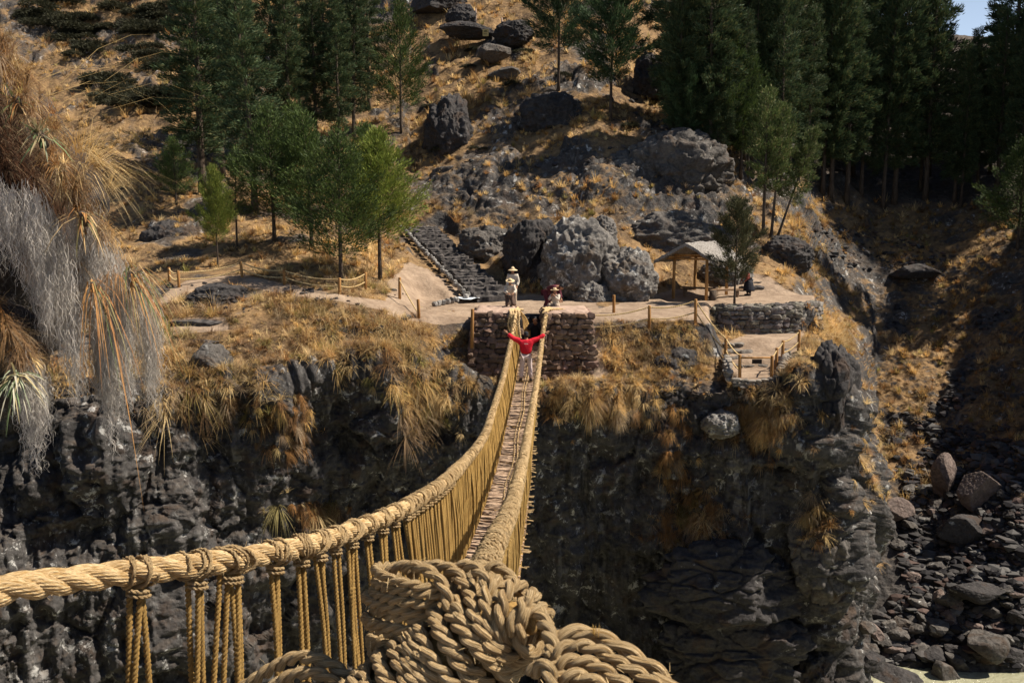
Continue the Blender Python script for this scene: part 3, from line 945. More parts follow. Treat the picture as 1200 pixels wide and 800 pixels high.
strew(250, lambda x, y, r, c: 50 < x < 480 and 330 < y < 450 and nz[r, c] > 0.0, 0.05, 0.2, GR)
M_STONES = tint_mat('loose_stones', 0.0, 0.9, 0.15)
solo('rubble', mb, M_STONES, 'dark broken rubble strewn over the slopes', 'rubble', kind='stuff', smooth=False)
# ------------------------------------------------------------------ dry grass
def blades(mb, base, up, L, nb, wid, cols, spread=(0.15, 0.9), droop=0.45, foot=0.10, seed=0):
    """base,up (N,3); L (N,), nb blades per tuft; cols (N,3)"""
    g = np.random.default_rng(seed)
    N = len(base)
    if N == 0: return
    M = N * nb
    b = np.repeat(base, nb, 0)
    u_ = np.repeat(up, nb, 0)
    l = np.repeat(L, nb) * g.uniform(0.55, 1.15, M)
    a = g.uniform(0, 2 * math.pi, M)
    ref = np.where(np.abs(u_[:, 2:3]) < 0.9, np.array([[0, 0, 1.0]]), np.array([[1.0, 0, 0]]))
    t1 = norm(np.cross(u_, ref)); t2 = np.cross(u_, t1)
    rad = np.cos(a)[:, None] * t1 + np.sin(a)[:, None] * t2
    th = g.uniform(spread[0], spread[1], M)[:, None]
    d = norm(u_ * np.cos(th) + rad * np.sin(th))
    b = b + rad * (foot * np.repeat(L, nb) * g.uniform(0, 1, M))[:, None]
    side = norm(np.cross(d, np.array([[0, 0, 1.0]]) + 0.01))
    w = (np.repeat(wid, nb) if np.ndim(wid) else wid) * g.uniform(0.7, 1.3, M)
    dr = droop * g.uniform(0.5, 1.4, M)
    ts = [0.0, 0.4, 0.75, 1.0]; ws = [1.0, 0.8, 0.5, 0.0]
    pts = []
    for t, wf in zip(ts, ws):
        c = b + d * (l * t)[:, None] + np.array([0, 0, -1.0]) * (dr * l * t * t)[:, None]
        if wf > 0:
            pts += [c - side * (w * wf * 0.5)[:, None], c + side * (w * wf * 0.5)[:, None]]
        else:
            pts += [c]
    V = np.stack(pts, 1)                    # M,7,3
    o = np.arange(M)[:, None] * 7
    Q = np.concatenate([o + np.array([[0, 1, 3, 2]]), o + np.array([[2, 3, 5, 4]])])
    T = o + np.array([[4, 5, 6]])
    c = np.repeat(cols, nb, 0) * g.uniform(0.72, 1.25, (M, 1))
    mb.add(V.reshape(-1, 3), Q, T, np.repeat(c, 7, 0))

GOLD, PALE, ORNG, BRWN, OLIV, GREY = (0.61, 0.40, 0.155), (0.72, 0.54, 0.28), (0.38, 0.20, 0.075), (0.22, 0.125, 0.060), (0.27, 0.24, 0.08), (0.36, 0.27, 0.18)
PALS = [GOLD, GOLD, PALE, PALE, ORNG, BRWN, GREY, OLIV]
def palette(n, w, g):
    c = np.array([GOLD, PALE, ORNG, BRWN, OLIV, GREY])
    w = np.array(w, float); w /= w.sum()
    k = g.choice(6, n, p=w)
    k2_ = g.choice(6, n, p=w)
    t = g.uniform(0, 0.5, (n, 1))
    return c[k] * (1 - t) + c[k2_] * t

PXf, SXf, SYf, RSf = PXG.ravel(), SX.ravel(), SY.ravel(), RSG.ravel()
du_ = np.linalg.norm(np.gradient(G, axis=1), axis=-1); dv_ = np.linalg.norm(np.gradient(G, axis=0), axis=-1)
AREA = (du_ * dv_).ravel()
STE = NF[:, 2]
nzf, nz2f = nz.ravel(), nz2.ravel()
nopath = 1 - sstep(0.2, 0.6, path.ravel())
pre = fbm(p.reshape(-1, 3) * 0.33 + 51, 3)
den = sstep(0.50, 0.72, STE + 0.2 * nz2f) * nopath * sstep(-0.30, 0.12, -nzf + 0.3 * pre)
den *= 1 - 0.97 * (stony.ravel() > 0.5)
den *= 1 - 0.85 * cor.ravel()
den *= 1 - (pl.ravel() > 0.4) * 0.95
den *= 1 - np.maximum(lk, bt * 0.7).ravel()
den *= (RSf > 3.9)
den *= np.where(PXf > 1008, 0.55 * (RSf > 2.2), 1)
den *= 1 - 0.9 * (inpoly(SXf, SYf, [(800, -200), (1220, -200), (1220, 235), (940, 235), (880, 190), (800, 60)]) & (RSf > 8))
# places where the photograph shows thick tussocks (rx, ry in its pixels, strength)
for (cx, cy, rx, ry, s) in [(330, 385, 70, 32, 2.2), (430, 385, 90, 42, 2.6), (500, 420, 40, 50, 1.8), (230, 455, 50, 30, 2.0), (330, 462, 40, 36, 0.7), (205, 430, 26, 22, 2.0),
                            (590, 448, 50, 20, 2.0), (665, 460, 55, 24, 2.2), (740, 400, 50, 26, 1.6), (800, 395, 45, 24, 2.2), (720, 460, 50, 26, 1.8), (880, 485, 55, 30, 2.4),
                            (940, 412, 26, 30, 2.4), (965, 400, 30, 24, 1.6), (815, 610, 40, 36, 1.0), (790, 520, 20, 40, 0.3), (955, 612, 18, 22, 1.6), (1060, 540, 40, 50, 1.2), (820, 425, 30, 30, 2.0),
                            (600, 180, 110, 60, 0.8), (690, 235, 60, 30, 1.0), (930, 270, 50, 40, 1.2), (490, 480, 24, 40, 0.6), (375, 600, 50, 14, 0.9)]:
    den += s * np.exp(-(((SXf - cx) / rx) ** 2 + ((SYf - cy) / ry) ** 2) * 1.2) * nopath * (RSf > 1) * (RSf < 9) * sstep(-0.25, 0.1, pre + 0.25 * nz2f) * (G.reshape(-1, 3)[:, 1] < 60)
bad = inpoly(SXf, SYf, [(552, 358), (700, 358), (698, 445), (544, 437)]) & (RSf > 4.0) & (RSf < 7)
den[bad] *= 0.05
den[inpoly(SXf, SYf, [(860, 412), (915, 412), (915, 450), (860, 450)])] *= 0.05
den = np.clip(den, 0, 3.2)
gb = MB()
def scatter(n, sel, Lr, nb, wid, w, spread, droop, seed, pw=1.0):
    g = np.random.default_rng(seed)
    W = den * sel * AREA ** pw
    W = W / W.sum()
    k = g.choice(len(W), n, p=W)
    b = GF[k] + NF[k] * -0.02 + g.normal(0, 0.05, (n, 3)) * np.array([1, 1, 0.2])
    hang = 1 - sstep(0.35, 0.75, NF[k][:, 2])
    up = norm(np.array([0, 0, 1.0]) * (1 - 0.6 * hang)[:, None] + NF[k] * (0.25 + 0.8 * hang)[:, None] + g.normal(0, 0.12, (n, 3)))
    L = g.uniform(Lr[0], Lr[1], n) * (1 + 0.35 * pre[k]) * np.exp(g.normal(0, 0.28, n))
    pc = palette(n, w, g) * (1 + 0.35 * vnoise(GF[k] * 0.8 + 5)[:, None])
    blades(gb, b, up, L, nb, wid, pc, spread, droop, 0.16, seed + 1)  # tufts
DEP = GF[:, 1]
nearr = (DEP < 36.5) & (PXf < 1008)
leftn = nearr & (SXf < 520)
rightn = nearr & (SXf >= 520)
scatter(2300, leftn, (0.30, 0.70), 54, 0.014, (3, 4, 2, 3, 2, 4), (0.15, 1.15), 0.55, 1)
scatter(1700, rightn, (0.18, 0.46), 60, 0.012, (4, 4, 2, 2, .6, 3), (0.15, 1.15), 0.5, 2)
scatter(4200, (DEP >= 36.5) & (DEP < 62), (0.28, 0.60), 34, 0.026, (5, 4, 2, 2, .7, 1), (0.1, 0.9), 0.4, 3)
scatter(8500, (DEP >= 60), (0.35, 0.85), 18, 0.050, (5, 4, 1.5, 2, .7, 1), (0.1, 0.9), 0.35, 4)
scatter(1000, (PXf > 1008) & (DEP < 62), (0.28, 0.6), 30, 0.024, (4, 2, 2, 3, 2, 1), (0.1, 0.9), 0.4, 5)
# short thin turf between the tussocks
scatter(3000, nearr, (0.10, 0.22), 26, 0.014, (4, 4, 2, 2, .3, 2), (0.3, 1.3), 0.4, 6)
scatter(3200, (DEP >= 36.5) & (DEP < 62), (0.12, 0.26), 18, 0.024, (5, 5, 2, 2, .3, 1), (0.3, 1.2), 0.3, 7)
# rusty hanging bushes on the cliff
def hang_at(cx, cy, rx, ry, n, w, seed, L=(0.2, 0.42), nb=64, fine=0.010):
    g = np.random.default_rng(seed)
    m = (((SXf - cx) / rx) ** 2 + ((SYf - cy) / ry) ** 2 < 1) & (RSf > 0.5) & (RSf < 6.5) & (DEP < 36)
    k0 = np.nonzero(m)[0]
    if not len(k0): return
    k = g.choice(k0, n)
    up = norm(NF[k] * 0.8 + np.array([0, 0, 0.25]) + g.normal(0, 0.25, (n, 3)))
    blades(gb, GF[k], up, g.uniform(L[0], L[1], n), nb, fine, palette(n, w, g), (0.2, 1.3), 0.9, 0.3, seed)
hang_at(812, 612, 40, 36, 70, (.5, 0, 6, 2, 0, 0), 31)
hang_at(790, 555, 14, 30, 14, (.5, 0, 6, 3, 0, .5), 32)
hang_at(788, 500, 18, 30, 16, (1, 0, 4, 3, 0, 1), 33)
hang_at(885, 490, 46, 18, 90, (2, 1, 6, 1, 0, 1), 34, (0.2, 0.42))
hang_at(330, 495, 42, 40, 45, (1, .5, 3, 5, .5, 1), 35)
hang_at(495, 460, 28, 50, 60, (2, 3, 2, 2, 0, 3), 36)
hang_at(470, 395, 40, 26, 60, (2, 3, 3, 2, 0, 2), 37, (0.4, 0.75))
hang_at(730, 470, 46, 28, 60, (2, 3, 2, 2, 0, 4), 38)
hang_at(375, 600, 46, 14, 26, (0, 0, 3, 5, 0, 0), 39)
hang_at(600, 452, 46, 12, 60, (2, 2, 3, 3, 0, 2), 40, (0.2, 0.4))
hang_at(665, 458, 40, 14, 60, (2, 2, 3, 3, 0, 2), 41, (0.2, 0.4))
hang_at(945, 612, 14, 12, 14, (3, 2, 2, 0, 0, 0), 42, (0.2, 0.4))
solo('dry_grass', gb, M_GRASS, 'golden and rusty dry grass on the slopes and over the cliff edges', 'dry grass', kind='stuff')

# ------------------------------------------------------------------ trees
def tree_meshes(kind, seed):
    g = np.random.default_rng(seed)
    tr, cr = MB(), MB()
    spec = dict(
        cypress=dict(H=8.0, base=0.17, R=2.9, nb=84, prof='cone', ang=(0.30, 1.05), leaf=(0.24, 0.042), per=18, cols=[(0.055, 0.085, 0.022), (0.085, 0.12, 0.03), (0.035, 0.055, 0.02)]),
        bright=dict(H=8.0, base=0.26, R=2.9, nb=92, prof='cone', ang=(0.38, 1.1), leaf=(0.22, 0.038), per=30, cols=[(0.145, 0.185, 0.034), (0.225, 0.245, 0.05), (0.08, 0.11, 0.022)]),
        tall=dict(H=17.0, base=0.17, R=2.5, nb=96, prof='tall', ang=(-0.05, 0.5), leaf=(0.34, 0.060), per=26, cols=[(0.040, 0.064, 0.030), (0.066, 0.096, 0.040), (0.105, 0.105, 0.042)]),
        pine=dict(H=8.0, base=0.30, R=2.2, nb=60, prof='egg', ang=(0.25, 0.9), leaf=(0.28, 0.040), per=28, cols=[(0.03, 0.058, 0.024), (0.05, 0.085, 0.035), (0.07, 0.09, 0.045)]),
        airy=dict(H=8.0, base=0.32, R=1.6, nb=46, prof='tall', ang=(0.3, 1.0), leaf=(0.18, 0.05), per=16, cols=[(0.07, 0.10, 0.03), (0.12, 0.15, 0.05), (0.17, 0.16, 0.07)]),
        juniper=dict(H=5.0, base=0.22, R=1.2, nb=46, prof='egg', ang=(0.3, 1.0), leaf=(0.17, 0.034), per=22, cols=[(0.05, 0.052, 0.025), (0.085, 0.08, 0.04), (0.035, 0.04, 0.02)]),
    )[kind]
    H = spec['H']
    bend = g.normal(0, 0.02 * H, 2)
    def axis(t):
        return np.array([bend[0] * t * t, bend[1] * t * t, H * t])
    ts = np.linspace(0, 0.98, 14)
    tube(tr, [axis(t) - np.array([0, 0, 0.25 if t == 0 else 0]) for t in ts], np.interp(ts, [0, 0.08, 1], [0.0155 * H, 0.0115 * H, 0.002 * H]), 8)
    LB, LD, LL, LC = [], [], [], []
    for i in range(spec['nb']):
        f = (i + g.uniform(0, 1)) / spec['nb']
        t = spec['base'] + (0.97 - spec['base']) * f
        pr = {'cone': (1 - f) ** 0.85 * (0.50 + 0.50 * min(1, f / 0.14)), 'egg': (math.sin(math.pi * min(1, (f * 0.86 + 0.16))) ** 0.7), 'tall': (1 - f) ** 0.6 * (0.45 + 0.55 * min(1, f / 0.3))}[spec['prof']]
        L = spec['R'] * pr * g.uniform(0.62, 1.15) + 0.25
        az = i * 2.39996 + g.uniform(-0.5, 0.5)
        el = spec['ang'][0] + (spec['ang'][1] - spec['ang'][0]) * f + g.uniform(-0.15, 0.15)
        d = np.array([math.cos(az) * math.cos(el), math.sin(az) * math.cos(el), math.sin(el)])
        b0 = axis(t)
        tt = np.linspace(0, 1, 5)[:, None]
        sag = (0.10 if spec['prof'] != 'tall' else -0.12)
        bp = b0 + d * L * tt + np.array([0, 0, 1.0]) * (sag * L * tt * tt)
        tube(tr, bp, np.linspace(0.0028 * H * 0.7, 0.004, 5), 4, cap=False)
        ns = max(3, int(spec['per'] * L / spec['R'] * 1.3))
        for j in range(ns):
            q = 0.22 + 0.80 * (j + g.uniform(0, 1)) / ns
            c0 = b0 + d * L * q + np.array([0, 0, sag * L * q * q])
            m = int(g.integers(9, 15))
            off = g.normal(0, 0.060 * spec['R'] * (0.45 + 0.8 * (1 - q)) + 0.04, (m, 3))
            dd = norm(d * 0.9 + np.array([0, 0, 0.35]) + g.normal(0, 0.36, (m, 3)))
            LB.append(c0 + off); LD.append(dd)
            LL.append(np.full(m, 1.0) * g.uniform(0.7, 1.2, m))
            ci = g.choice(3, m, p=[0.5, 0.32, 0.18])
            LC.append(np.array(spec['cols'])[ci] * g.uniform(0.75, 1.3))
    B, Dr, Ln, Cc = np.concatenate(LB), np.concatenate(LD), np.concatenate(LL), np.concatenate(LC)
    n = len(B)
    sd_ = norm(np.cross(Dr, g.normal(size=(n, 3))))
    ll, ww = spec['leaf'][0] * Ln, spec['leaf'][1] * Ln
    V = np.stack([B, B + Dr * (ll * 0.45)[:, None] + sd_ * (ww * 0.5)[:, None], B + Dr * ll[:, None], B + Dr * (ll * 0.45)[:, None] - sd_ * (ww * 0.5)[:, None]], 1)
    cr.add(V.reshape(-1, 3), np.arange(n * 4).reshape(-1, 4), None, np.repeat(Cc, 4, 0))
    pale = kind in ('airy',)
    return tr.mesh('trunk', M_BARK), cr.mesh('crown', M_LEAF, False), H, n
TREES = {}
for k_, ns_ in (('cypress', 3), ('bright', 1), ('tall', 4), ('pine', 2), ('airy', 2), ('juniper', 1)):
    TREES[k_] = [tree_meshes(k_, 100 + 7 * i + len(k_)) for i in range(ns_)]
_tc = [0]
def tree(kind, px, py, top, label, name='conifer_tree', cat='tree', group=None, lean=(0, 0), wide=1.0, base=None):
    _tc[0] += 1
    v = TREES[kind][_tc[0] % len(TREES[kind])]
    b = hit(px, py) if base is None else base
    d = b[1]
    h = (py - top) * d / FP / v[2] * 1.01
    o = empty(name, b, label, cat, group, rz=(_tc[0] * 1.7) % 6.28)
    o.rotation_euler = (lean[0], lean[1], 0) if lean != (0, 0) else o.rotation_euler
    o.scale = (h * wide, h * wide, h)
    for nm, me in (('trunk', v[0]), ('crown', v[1])):
        c = bpy.data.objects.new(nm, me)
        COL.objects.link(c)
        c.parent = o
    return o
GL = 'trees of the left grove'
tree('bright', 445, 328, 158, 'bright sunlit green tree at the edge of the plaza, left of the stairway', group=GL, wide=1.15)
tree('cypress', 400, 332, 158, 'olive green tree directly left of the bright sunlit tree', group=GL, wide=1.3)
tree('cypress', 365, 292, 140, 'dark olive tree with a bare slim trunk in the middle of the grove', group=GL, wide=1.3)
tree('cypress', 322, 282, 132, 'dull brownish green tree left of the bare slim trunk', group=GL, wide=1.3)
tree('airy', 278, 292, 182, 'small yellowish thin tree above the left rope fence', name='young_tree', group=GL)
tree('bright', 256, 312, 198, 'small bushy green tree at the left edge of the grove', group=GL, wide=0.8)
tree('tall', 300, 248, -40, 'tall thin pine with a straight visible trunk in the left grove', group=GL)
tree('tall', 238, 228, -60, 'huge dark pine with wide low branches at the left of the grove', group=GL, wide=1.25)
tree('tall', 262, 205, -70, 'tall dark pine right behind the huge wide pine', group=GL)
tree('cypress', 470, 156, 8, 'dark conical pine with a bare lower trunk on the slope above the grove', name='pine_tree', group=GL, wide=0.9)
tree('tall', 222, 150, 58, 'very thin small dark tree beside the huge wide pine', group=GL, wide=0.6)
tree('cypress', 425, 262, 150, 'dark green tree behind the bright sunlit tree', group=GL, wide=1.3)
tree('cypress', 345, 250, 128, 'dark tree deep in the grove behind the brownish green tree', group=GL, wide=1.3)
tree('cypress', 208, 240, 165, 'low dark tree under the branches of the huge wide pine', group=GL, wide=1.3)
for i, (x, y, t) in enumerate([(325, 160, -70), (352, 150, -60), (382, 140, -70), (410, 132, -50), (432, 128, -40), (340, 190, -30), (372, 178, -20), (398, 182, 0), (415, 165, -30), (290, 190, -60), (270, 160, -80)]):
    tree('tall', x, y, t, 'tall dark pine in the packed back row of the left grove', group='tall pines at the back of the left grove', wide=0.95)
GS = 'pines on the middle slope'
tree('pine', 655, 106, -42, 'pine with a long bare trunk standing on the open middle slope', name='pine_tree', group=GS)
tree('pine', 715, 141, -6, 'full pine low on the open slope, right of the bare trunk pine', name='pine_tree', group=GS, wide=1.15)
GR_ = 'trees at the edge of the right forest'
tree('airy', 894, 280, 112, 'slim pale green tree with a straight trunk above the terrace', name='young_tree', group=GR_)
tree('airy', 903, 280, 128, 'slim tree growing between the straight trunk and the leaning trunk', name='young_tree', group=GR_, lean=(0, 0.06))
tree('airy', 912, 278, 148, 'sparse pale tree that leans over to the right above the terrace', name='young_tree', group=GR_, lean=(0, 0.30))
tree('juniper', 860, 357, 236, 'thin dark juniper in front of the thatched shelter', name='juniper_tree', cat='tree')
tree('pine', 806, 190, 82, 'bushy mid green pine behind the massive grey outcrop', name='pine_tree', group=GR_, wide=1.2)
tree('cypress', 850, 196, 40, 'dark pointed tree right of the bushy pine behind the outcrop', group=GR_)
tree('cypress', 876, 205, 70, 'green pointed tree behind the slim pale trees', group=GR_, wide=0.9)
tree('cypress', 1192, 292, 168, 'wide dim green tree at the right edge above the scree', group=GR_, wide=1.25)
g = np.random.default_rng(77)
FR = 'dark pines of the right forest'
rows = [(780, 1196, 22, 214, 244, -10, 'front'), (790, 1215, 18, 185, 212, -60, 'middle'), (770, 1215, 18, 120, 182, -110, 'rear')]
for (x0, x1, n, ya, yb, top, nm) in rows:
    for i in range(n):
        x = x0 + (x1 - x0) * (i + g.uniform(0.1, 0.9)) / n
        y = g.uniform(ya, yb)
        if nm == 'front' and x < 900: y = 196 + (x - 780) * 0.12
        if nm != 'rear' and x < 830: y = min(y, 185)
        if nm == 'rear' and 1080 < x < 1180: continue
        t = top + g.uniform(-40, 40)
        if 1088 < x < 1150: t = g.uniform(24, 70)
        elif 1150 <= x < 1178: t = g.uniform(-5, 40)
        tree('tall', x, y, t, f'dark shaded pine in the {nm} row of the right forest', name='pine_tree', group=FR + ', ' + nm + ' row', wide=g.uniform(0.75, 1.0))
# unseen pines added beyond the right edge of the frame to shade the slope
for i, (x, d_) in enumerate([(1260, 52), (1300, 60), (1245, 66), (1370, 60), (1250, 74), (1340, 70), (1400, 64), (1450, 58)]):
    c = np.argmin(np.abs(PXC - x))
    r = np.argmin(np.abs(G[:, c, 1] - d_) + 100 * (RS < 1.2))
    b = G[r, c]
    py = proj(b)[1]
    tree('tall', 1200, float(py), float(py) - 17.5 * FP / d_, 'unseen shade-casting pine beyond the right end of the right forest', name='pine_tree', group=FR + ', right end', base=b.copy())
# dark shrubs on the far left hill
sh = MB()
g2 = np.random.default_rng(9)
def shrub_mesh(seed):
    g = np.random.default_rng(seed)
    m = 1500
    d = norm(g.normal(size=(m, 3))); d[:, 2] = np.abs(d[:, 2])
    b = d * (g.uniform(0.3, 1, (m, 1)) ** 0.5) * (1 + 0.4 * fbm(d * 1.7 + seed, 3))[:, None] * np.array([1, 1, 0.55])
    s_ = norm(g.normal(size=(m, 3))); e = norm(d + 0.7 * g.normal(size=(m, 3)))
    V = np.stack([b, b + e * 0.10 + s_ * 0.035, b + e * 0.22, b + e * 0.10 - s_ * 0.035], 1)
    mb = MB()
    mb.add(V.reshape(-1, 3), np.arange(m * 4).reshape(-1, 4), None, np.repeat(np.array([[0.040, 0.040, 0.022]]) * g.uniform(0.5, 1.5, (m, 1)), 4, 0))
    return mb.mesh('shrub', M_LEAF, False)
SM = [shrub_mesh(i) for i in range(3)]
for i in range(100):
    if i < 82:
        x, y = g2.choice([(40, 16), (70, 22), (100, 34), (130, 28), (110, 44), (160, 38), (185, 24), (200, 40), (150, 16), (215, 10), (165, 105), (140, 118), (190, 112), (100, 62), (175, 60), (125, 88), (205, 75), (85, 48), (195, 100), (60, 8)]) + g2.normal(0, 10, 2)
    else:
        x, y = g2.uniform(480, 760), g2.uniform(20, 200)
    o = bpy.data.objects.new('shrub', SM[i % 3])
    COL.objects.link(o)
    b = hit(x, max(3, y))
    o.location = b
    s_ = g2.uniform(0.7, 1.7) * (1 if i < 82 else 0.40)
    o.scale = (s_ * 1.4, s_, s_ * 0.8)
    o.rotation_euler = (0, 0, g2.uniform(0, 6))
    tag(o, 'dark low shrub on the far golden hillside at the upper left' if i < 82 else 'small dark shrub among the dry grass of the middle slope', 'shrub', 'shrubs on the far left hill' if i < 82 else 'shrubs on the middle slope')
# ------------------------------------------------------------------ stone walls
def _sv(i):
    V, T = ico(2)
    r = np.random.default_rng(500 + i)
    n = norm(np.concatenate([np.eye(3), -np.eye(3), r.normal(size=(4, 3))]) + 0.22 * r.normal(size=(10, 3)))
    h = np.concatenate([r.uniform(0.62, 0.82, 6), r.uniform(0.75, 1.0, 4)])
    dn = V @ n.T
    return V * np.minimum(np.where(dn > 0.05, h[None] / np.maximum(dn, 0.05), 9).min(1), 1.2)[:, None] * 1.05, T
_SV = [_sv(i) for i in range(14)]
def stone_face(mb, bl, br, tr, tl, size=0.24, seed=0, proud=0.05, cols=None):
    g = np.random.default_rng(seed)
    bl, br, tr, tl = [np.asarray(a, float) for a in (bl, br, tr, tl)]
    H = 0.5 * (np.linalg.norm(tl - bl) + np.linalg.norm(tr - br))
    nrow = max(1, int(round(H / (size * 0.72))))
    n = norm(np.cross(br - bl, tl - bl))
    for r in range(nrow):
        v = (r + 0.5) / nrow
        a, b = bl + (tl - bl) * v, br + (tr - br) * v
        L = np.linalg.norm(b - a)
        ex = (b - a) / max(L, 1e-6)
        x = -0.3 * size * g.random()
        while x < L:
            w = size * g.uniform(0.5, 1.9)
            c = a + ex * min(x + w / 2, L) + np.array([0, 0, 1]) * g.normal(0, 0.02)
            V, T = _SV[int(g.integers(0, 14))]
            up = norm(np.cross(n, ex))
            rot = g.uniform(-0.2, 0.2)
            e1, e2 = ex * math.cos(rot) + up * math.sin(rot), up * math.cos(rot) - ex * math.sin(rot)
            W = V[:, :1] * e1 * (w * 0.66) + V[:, 1:2] * e2 * (H / nrow * 0.70 * g.uniform(0.7, 1.25)) + V[:, 2:] * n * (0.12 + 0.04 * g.random())
            mb.add(W + c + n * (proud - 0.07), None, T, np.array([1, g.uniform(0.93, 1.03), g.uniform(0.86, 1.04)]) * g.uniform(0.5, 1.5))
            x += w
def stone_wall(name, label, cat, plan, z0, z1, thick, mat, size=0.24, seed=0, cap=None, batter=0.0):
    """free polygonal wall along plan points (front line); thick is towards +left normal"""
    core, st = MB(), MB()
    pts = np.asarray(plan, float)
    z0 = np.broadcast_to(z0, (len(pts),)); z1 = np.broadcast_to(z1, (len(pts),))
    o = empty(name, [pts[:, 0].mean(), pts[:, 1].mean(), float(min(z0))], label, cat)
    back = []
    for i in range(len(pts)):
        a = pts[max(i - 1, 0)]; b = pts[min(i + 1, len(pts) - 1)]
        t = (b - a) / np.linalg.norm(b - a)
        back.append(pts[i] + np.array([-t[1], t[0]]) * thick)
    back = np.array(back)
    for i in range(len(pts) - 1):
        f = [np.array([*pts[i], z0[i]]), np.array([*pts[i + 1], z0[i + 1]]), np.array([*pts[i + 1], z1[i + 1]]), np.array([*pts[i], z1[i]])]
        k = [np.array([*back[i], z0[i]]), np.array([*back[i + 1], z0[i + 1]]), np.array([*back[i + 1], z1[i + 1]]), np.array([*back[i], z1[i]])]
        core.add(np.array(f + k), [[0, 1, 2, 3], [5, 4, 7, 6], [3, 2, 6, 7], [4, 5, 1, 0], [4, 0, 3, 7], [1, 5, 6, 2]])
        stone_face(st, f[0], f[1], f[2], f[3], size, seed + i)
        stone_face(st, f[3], f[2], k[2], k[3], size, seed + 40 + i, proud=0.03)
        if i == 0: stone_face(st, k[0], f[0], f[3], k[3], size, seed + 70)
        if i == len(pts) - 2: stone_face(st, f[1], k[1], k[2], f[2], size, seed + 71)
    part('core', core, M_MORTAR, o, False)
    part('masonry', st, mat, o, False)
    return o

def abutment(label, fbl, fbr, ftl, ftr, depth, seed):
    """battered pier; f* are the front corners (bottom/top, left/right)"""
    o = empty('stone_abutment', (fbl + fbr) / 2, label, 'stone pier')
    dy = np.array([0, depth, 0])
    dz = np.array([0, 0, -0.5])
    core, st, cap = MB(), MB(), MB()
    f = [fbl + dz, fbr + dz, ftr, ftl]
    k = [a + dy for a in f]
    core.add(np.array(f + k), [[0, 1, 2, 3], [5, 4, 7, 6], [3, 2, 6, 7], [4, 5, 1, 0], [4, 0, 3, 7], [1, 5, 6, 2]])
    stone_face(st, f[0], f[1], f[2], f[3], 0.25, seed)
    stone_face(st, f[1], k[1], k[2], f[2], 0.25, seed + 1)
    stone_face(st, k[0], f[0], f[3], k[3], 0.25, seed + 2)
    up = np.array([0, 0, 0.10])
    e = np.array([0.05, 0, 0])
    # uneven mud capping
    nx, ny = 26, 22
    A = np.zeros((ny, nx, 3))
    for j in range(ny):
        for i in range(nx):
            a = f[3] + (f[2] - f[3]) * (i / (nx - 1)); b = k[3] + (k[2] - k[3]) * (i / (nx - 1))
            A[j, i] = a + (b - a) * (j / (ny - 1))
    ed = np.minimum(np.minimum(np.linspace(0, 1, nx), np.linspace(1, 0, nx))[None] * nx / 2.5, np.minimum(np.linspace(0, 1, ny), np.linspace(1, 0, ny))[:, None] * ny / 2.5)
    A[..., 2] += np.clip(ed, 0, 1) ** 0.5 * 0.10 + 0.035 * fbm(A * 3.0 + seed, 4) * np.clip(ed, 0, 1)
    ii = np.arange(nx * ny).reshape(ny, nx)
    cap.add(A.reshape(-1, 3), np.stack([ii[:-1, :-1], ii[:-1, 1:], ii[1:, 1:], ii[1:, :-1]], -1).reshape(-1, 4))
    part('core', core, M_MORTAR, o, False)
    part('masonry', st, M_MASON, o, False)
    part('capping', cap, M_CAP, o)
    return o
DA = 32.3
abutment('left red-brown dry-stone pier at the far end of the rope bridge', P(546, 436, DA - 0.15), P(606, 440, DA - 0.15), P(557, 366, DA), P(605, 367, DA), 1.9, 900)
abutment('right red-brown dry-stone pier at the far end of the rope bridge', P(637, 446, DA - 0.15), P(694, 449, DA - 0.15), P(637, 367, DA), P(692, 367, DA), 1.9, 930)
# steps and floor in the notch between the piers
o = empty('stone_steps', P(622, 410, 33.4), 'dark stone steps rising between the two piers behind the bridge', 'steps')
for i, (d0, z) in enumerate([(32.2, -4.86), (33.5, -4.62), (34.1, -4.38), (34.7, -4.12), (35.3, -3.90)]):
    mb = MB()
    box(mb, (0.66, d0 + 0.65, z - 0.3), 0.50 if i < 3 else 0.62, 0.66, 0.3, jit=0.02)
    part('step', mb, M_STEP, o, False)

# retaining wall of the terrace
rw = [(836, 37.15), (852, 36.85), (880, 36.7), (910, 36.75), (935, 37.0), (953, 37.6), (962, 38.4)]
plan = [((px - 600) / FP * d * 1.0, d) for px, d in rw]
plan = [tuple(P(px, 372, d)[:2]) for px, d in rw]
stone_wall('retaining_wall', 'curved grey dry-stone retaining wall holding up the terrace beside the shelter', 'stone wall', plan, -5.15, [-3.78, -3.76, -3.74, -3.72, -3.70, -3.72, -3.76], 0.45, M_MASONG, 0.24, 50)

